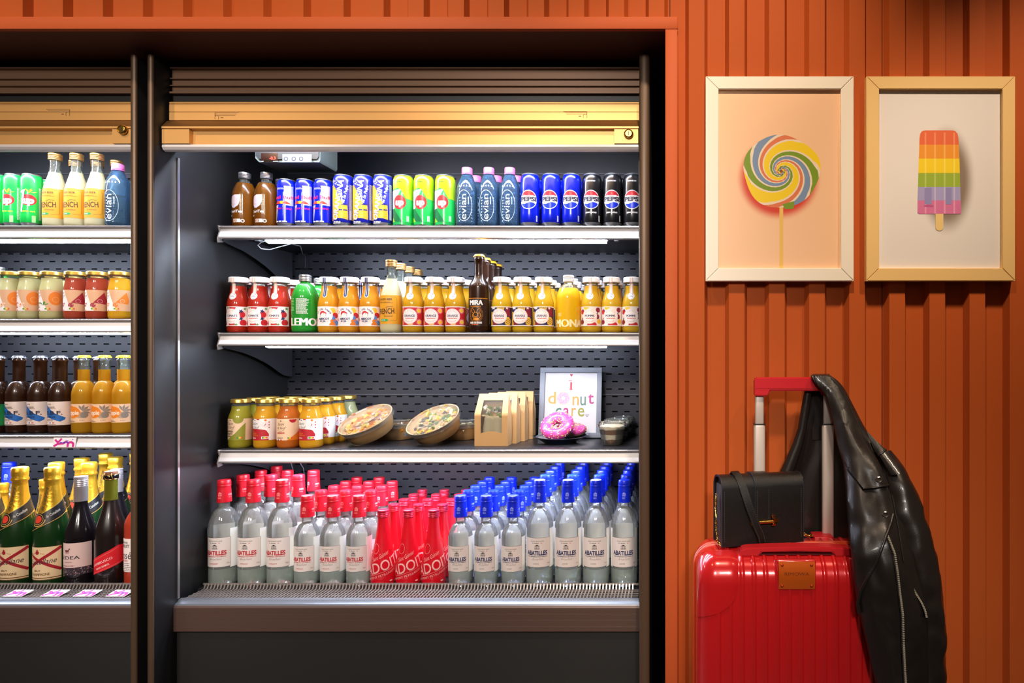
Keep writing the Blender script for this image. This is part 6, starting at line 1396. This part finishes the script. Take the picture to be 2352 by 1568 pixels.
Dtab = [(862, 1.461), (880, 1.456), (920, 1.444), (1000, 1.412), (1100, 1.362), (1180, 1.325), (1250, 1.292), (1320, 1.278), (1400, 1.274), (1568, 1.276), (1700, 1.278)]
Btab = [(862, .004), (920, .012), (1000, .020), (1100, .028), (1250, .030), (1400, .030), (1700, .030)]
def jdepth(s, py):
    b = smooth_tab(Btab, py); u = 2*s - 1
    w = noise.noise(Vector((s*3.2, py/85, 2.7)))*.0075*min(1, (py - 862)/150) + noise.noise(Vector((s*7, py/36, 9)))*.0025
    return smooth_tab(Dtab, py) - b*(1 - abs(u)**2.4) + w
def jfront(px, py, lift=0):
    l, r = smooth_tab(Ltab, py), smooth_tab(Rtab, py); s = min(1.0, max(0, (px - l)/(r - l)))
    return P(px, py, jdepth(s, py) - lift) - JO
bm = bmesh.new(); rows = []; NS = 26
for py, D in ((1010, 1.5135), (960, 1.513), (915, 1.512), (880, 1.510), (864, 1.503), (858, 1.490)):
    l, r = (1869, 1905) if D in (1.503, 1.490) else (1866, 1912)
    rows.append([P(l + (r - l)*j/NS, py, D) - JO for j in range(NS + 1)] + [P(l + (r - l)*j/NS, py + (3 if D < 1.508 else 0), D + (.004 if D > 1.509 else -.003)) - JO for j in range(NS, -1, -1)])
for k in range(0, 92):
    py = 862 + 838*(k/91)**1.12; l, r = smooth_tab(Ltab, py), smooth_tab(Rtab, py); t = min(1, k/6)
    fr = [P(l + (r - l)*j/NS, py, jdepth(j/NS, py)) - JO for j in range(NS + 1)]
    bk = [P(l + (r - l)*j/NS, py + (3 if k < 2 else 0), smooth_tab(Dtab, py) + .006 + .004*math.sin(PI*j/NS)*t) - JO for j in range(NS, -1, -1)]
    rows.append(fr + bk)
V = grid(bm, rows, closed=True); bm.faces.new(V[0]); bm.faces.new(V[-1][::-1]); obj('front_panel', bm, JL, JK, smooth=80)
# the half hanging behind the handle
BL = [(896, 1850), (950, 1843), (985, 1832), (1040, 1818), (1090, 1797), (1250, 1772)]; BR = [(896, 1925), (1000, 1945), (1100, 1955), (1250, 1962)]
bm = bmesh.new(); rows = []
for k in range(40):
    py = 896 + 354*k/39; l, r = smooth_tab(BL, py), smooth_tab(BR, py); n = 24
    f = lambda s: 1.5145 - .010*math.exp(-(s/.16)**2) - .0025*math.sin(s*17 + py/60)*min(1, k/8)*(1 if s < .9 else .3)
    rows.append([P(l + (r - l)*j/n, py, f(j/n)) - JO for j in range(n + 1)] + [P(l + (r - l)*j/n, py, 1.522) - JO for j in range(n, -1, -1)])
V = grid(bm, rows, closed=True); bm.faces.new(V[0]); bm.faces.new(V[-1][::-1]); obj('back_panel', bm, JL, JK, smooth=80)
bm = bmesh.new(); tube(bm, [P(a, b, 1.498) - JO for a, b in ((1856, 897), (1849, 940), (1842, 985), (1832, 1020), (1818, 1055), (1802, 1095), (1786, 1150))], [.009, .010, .010, .012, .014, .016, .016], seg=12); obj('rolled_edge', bm, JL, JK, smooth=80)
# sleeve
bm = bmesh.new(); path = [(2030, 1042, 1.388, .018), (2046, 1075, 1.372, .026), (2062, 1120, 1.352, .034), (2078, 1180, 1.338, .040), (2094, 1250, 1.328, .044), (2108, 1320, 1.322, .0455), (2117, 1400, 1.318, .0445), (2121, 1480, 1.316, .043), (2123, 1568, 1.316, .041), (2123, 1700, 1.318, .040)]
pts = []; rad = []
for i in range(60):
    t = i/59*(len(path) - 1); k = min(int(t), len(path) - 2); u = t - k; q = [path[k][m] + (path[k+1][m] - path[k][m])*u for m in range(4)]
    pts.append(P(q[0], q[1], q[2]) - JO); rad.append(q[3])
tube(bm, pts, rad, seg=28)
for v in bm.verts: v.co += Vector((noise.noise(v.co*28), noise.noise(v.co*28 + Vector((5, 5, 5))), 0))*.0045 + Vector((noise.noise(v.co*60 + Vector((9, 1, 1))), noise.noise(v.co*60), 0))*.0018
slv = obj('sleeve', bm, JL, JK, smooth=80)
def sdepth(px, py):
    tab = [(q[1], q) for q in path]; c = interp([(a, q[0]) for a, q in tab], py); D = interp([(a, q[2]) for a, q in tab], py); r = interp([(a, q[3]) for a, q in tab], py)
    u = (px - c)/F*D; return P(px, py, D - math.sqrt(max(r*r - u*u, (r*.3)**2)) - .0085) - JO
def panel(name, poly, lift, parent=JK, th=.0032, mat=JL, step=7, front=jfront):
    """raised leather piece: outline in the picture plane laid on the jacket front, with its own thickness"""
    d = Decal(); d.poly([(a, -b) for a, b in poly], mat); d.cut(step, 0); d.cut(step, 1); bmesh.ops.remove_doubles(d.bm, verts=d.bm.verts[:], dist=.01)
    for v in d.bm.verts: v.co = front(v.co.x, -v.co.y, lift)
    bm = d.bm; r = bmesh.ops.extrude_face_region(bm, geom=bm.faces[:]); 
    for v in [g for g in r['geom'] if isinstance(g, bmesh.types.BMVert)]: v.co.y -= th
    o = obj(name, bm, mat, parent, smooth=50); return o
def jline(name, pts, r, mat, lift, parent, front=jfront, seg=8):
    P_ = [front(a, b, lift) for a, b in pts]; return obj(name, Tube(P_, r, seg=seg), mat, parent, smooth=80)
def dense(pts, n=6):
    out = []
    for i in range(len(pts) - 1): out += [(pts[i][0] + (pts[i+1][0] - pts[i][0])*k/n, pts[i][1] + (pts[i+1][1] - pts[i][1])*k/n) for k in range(n)]
    return out + [pts[-1]]
lap = [(1868, 866), (1895, 864), (1912, 866), (1931, 884), (1955, 925), (1984, 987), (2001, 1031), (2028, 1083), (2041, 1112), (2039, 1117), (1982, 1121), (1940, 1066), (1924, 1020), (1911, 960), (1898, 908), (1878, 884)]
lp_ = panel('collar_lapel', lap, .004)
jline('edge_piping', dense([(2041, 1114), (2010, 1119), (1982, 1121.5)]), .0024, JL, .007, lp_); jline('stitching', dense([(1908, 868), (1926, 886), (1949, 926), (1978, 988), (1995, 1032), (2022, 1084), (2033, 1108)]), .0009, JD, .0075, lp_)
low = [(1941, 1075), (1980, 1126), (2044, 1176), (2051, 1180), (2047, 1200), (2012, 1290), (1990, 1330), (1977, 1355), (1970, 1384), (1962, 1330), (1955, 1270), (1948, 1190), (1944, 1120)]
l2 = panel('front_lapel', low, .0035); jline('edge_piping', dense([(2051, 1181), (2046, 1202), (2012, 1292), (1990, 1332), (1976, 1358), (1970, 1386), (1974, 1408)]), .0040, JL, .006, l2)
def snap(a, b, parent, lift=.0085):
    p = jfront(a, b, lift); bm = bmesh.new(); lathe(bm, [(.0068, 0), (.0068, .0015), (.0052, .0030), (.003, .0024), (.0005, .0024)], seg=20); bmesh.ops.rotate(bm, verts=bm.verts[:], cent=(0, 0, 0), matrix=Matrix.Rotation(PI/2, 3, 'X')); o = obj('snap_button', bm, NIC, parent); o.location = p
snap(2019, 1101, lp_); snap(2034, 1181, l2)
def zipper(name, pts, lift, parent, front=jfront, w=3.0, tape=7):
    z = bpy.data.objects.new(name, None); C.objects.link(z); z.parent = parent; z.empty_display_size = .01
    q = dense(pts, 40); bm = bmesh.new(); acc = 0
    for i in range(len(q) - 1):
        acc += math.hypot(q[i+1][0] - q[i][0], q[i+1][1] - q[i][1])
        if acc > 3.8:
            acc = 0; c = front(q[i][0], q[i][1], lift + .003); box(bm, c.x - .0020, c.x + .0020, c.y - .0030, c.y + .002, c.z - .0009, c.z + .0009)
    obj('zip_teeth', bm, ZIP, z)
    obj('zip_tape', Tube([front(a, b, lift) for a, b in dense(pts, 10)], .0048, seg=8, flat=.35), JD, z); return z
zipper('front_zip', [(2037, 1226), (2046, 1248), (2055, 1272), (2062, 1320), (2067, 1365), (2073, 1410), (2075, 1480), (2078, 1540), (2080, 1570), (2082, 1640)], .002, JK)
zp = zipper('pocket_zip', [(2088, 1336), (2098, 1356), (2113, 1380), (2121, 1398), (2125, 1416)], .0035, JK, front=lambda a, b, lift=0: sdepth(a, b) + Vector((0, -lift, 0)))
bm = bmesh.new(); c = sdepth(2086, 1333); box(bm, c.x - .004, c.x + .004, c.y - .009, c.y - .005, c.z - .009, c.z + .007, bev=.0015); obj('zip_pull', bm, NIC, zp)
for a in ([(2079, 1325), (2092, 1352), (2107, 1382), (2117, 1410), (2122, 1424)], [(2092, 1322), (2105, 1350), (2120, 1378), (2130, 1405), (2131, 1418)]): jline('pocket_welt', dense(a), .0026, JL, 0, zp, front=lambda p, q, lift=0: sdepth(p, q))
jline('seam', dense([(2000, 1016), (2020, 1055), (2040, 1100), (2052, 1150), (2064, 1215), (2076, 1290)]), .0014, JD, .002, JK)
# epaulette on the shoulder
def shoulder_front(a, b, lift=0):
    """gently arched strap lying along the shoulder"""
    ax, ay = 73/122.2, 98/122.2; d = ((a - 2000)*ay - (b - 1000)*ax)/17
    return P(a, b, interp([(985, 1.412), (1035, 1.384), (1090, 1.345)], b) - .012 - lift - .010*(1 - min(1, d*d))) - JO
ep = panel('epaulette', [(1989, 988), (2012, 1012), (2034, 1032), (2050, 1056), (2067, 1080), (2064, 1088), (2046, 1090), (2020, 1048), (1998, 1012)], .003, th=.004, step=4, front=shoulder_front)
jline('strap_edge', dense([(2034, 1032), (2026, 1041), (2018, 1044)]), .0028, JL, .0, ep, front=lambda a, b, lift=0: shoulder_front(a, b, .005))
# ================================================================ light and camera
def light(name, kind, loc, energy, col, target=None, size=.2, **k):
    l = bpy.data.lights.new(name, kind); l.energy = energy; l.color = col
    if kind == 'AREA': l.size = size
    else: l.shadow_soft_size = size
    for a, v in k.items(): setattr(l, a, v)
    o = bpy.data.objects.new(name, l); C.objects.link(o); o.location = loc
    if target is not None: o.rotation_euler = (Vector(target) - Vector(loc)).to_track_quat('-Z', 'Y').to_euler()
    return o
WARM = (1.0, .76, .53); SOFT = (1.0, .90, .81)
light('ceiling_spot', 'SPOT', (.12, .62, 2.62), 95, WARM, (.14, 1.53, 1.42), .05, spot_size=R_(58), spot_blend=1)
light('ceiling_spot', 'SPOT', (-.85, .55, 2.62), 46, WARM, (-.8, 1.6, 1.5), .05, spot_size=R_(75), spot_blend=1)
light('ceiling_spot', 'SPOT', (-1.9, .55, 2.62), 46, WARM, (-1.8, 1.6, 1.5), .05, spot_size=R_(75), spot_blend=1)
light('ceiling_spot', 'SPOT', (1.0, .70, 2.62), 92, WARM, (.82, 1.53, 1.15), .05, spot_size=R_(46), spot_blend=1)
light('front_fill_spot', 'SPOT', (-.5, -1.7, 2.3), 330, SOFT, (-.72, 1.85, .85), .25, spot_size=R_(38), spot_blend=.6)  # added fill lamps in front, brightening the cooler faces
light('front_fill_spot', 'SPOT', (-1.7, -1.7, 2.3), 260, SOFT, (-1.9, 1.85, .95), .25, spot_size=R_(36), spot_blend=.6)
light('front_fill_spot', 'SPOT', (.5, -1.5, 2.2), 170, SOFT, (.33, 1.3, .32), .2, spot_size=R_(26), spot_blend=.8)  # added fill for the dim suitcase and jacket
w = bpy.data.worlds.new('room_glow'); bpy.context.scene.world = w; w.use_nodes = True
w.node_tree.nodes['Background'].inputs[0].default_value = (1.0, .70, .50, 1); w.node_tree.nodes['Background'].inputs[1].default_value = .06
cam = bpy.data.cameras.new('camera'); co = bpy.data.objects.new('camera', cam); C.objects.link(co)
co.location = (0, 0, ZC); co.rotation_euler = (PI/2, 0, 0); cam.sensor_fit = 'HORIZONTAL'; cam.sensor_width = 36; cam.lens = 36*F/2352
cam.shift_x = (1176 - VX)/2352; cam.shift_y = (VY - 784)/2352; cam.clip_start = .05
S = bpy.context.scene; S.camera = co
S.view_settings.view_transform = 'Standard'; S.view_settings.look = 'None'; S.view_settings.exposure = 0; S.view_settings.gamma = 1
S.cycles.use_denoising = True; S.cycles.max_bounces = 10; S.cycles.diffuse_bounces = 4; S.cycles.glossy_bounces = 4; S.cycles.transmission_bounces = 8; S.cycles.transparent_max_bounces = 24
S.cycles.caustics_reflective = False; S.cycles.caustics_refractive = True; S.cycles.sample_clamp_indirect = 6
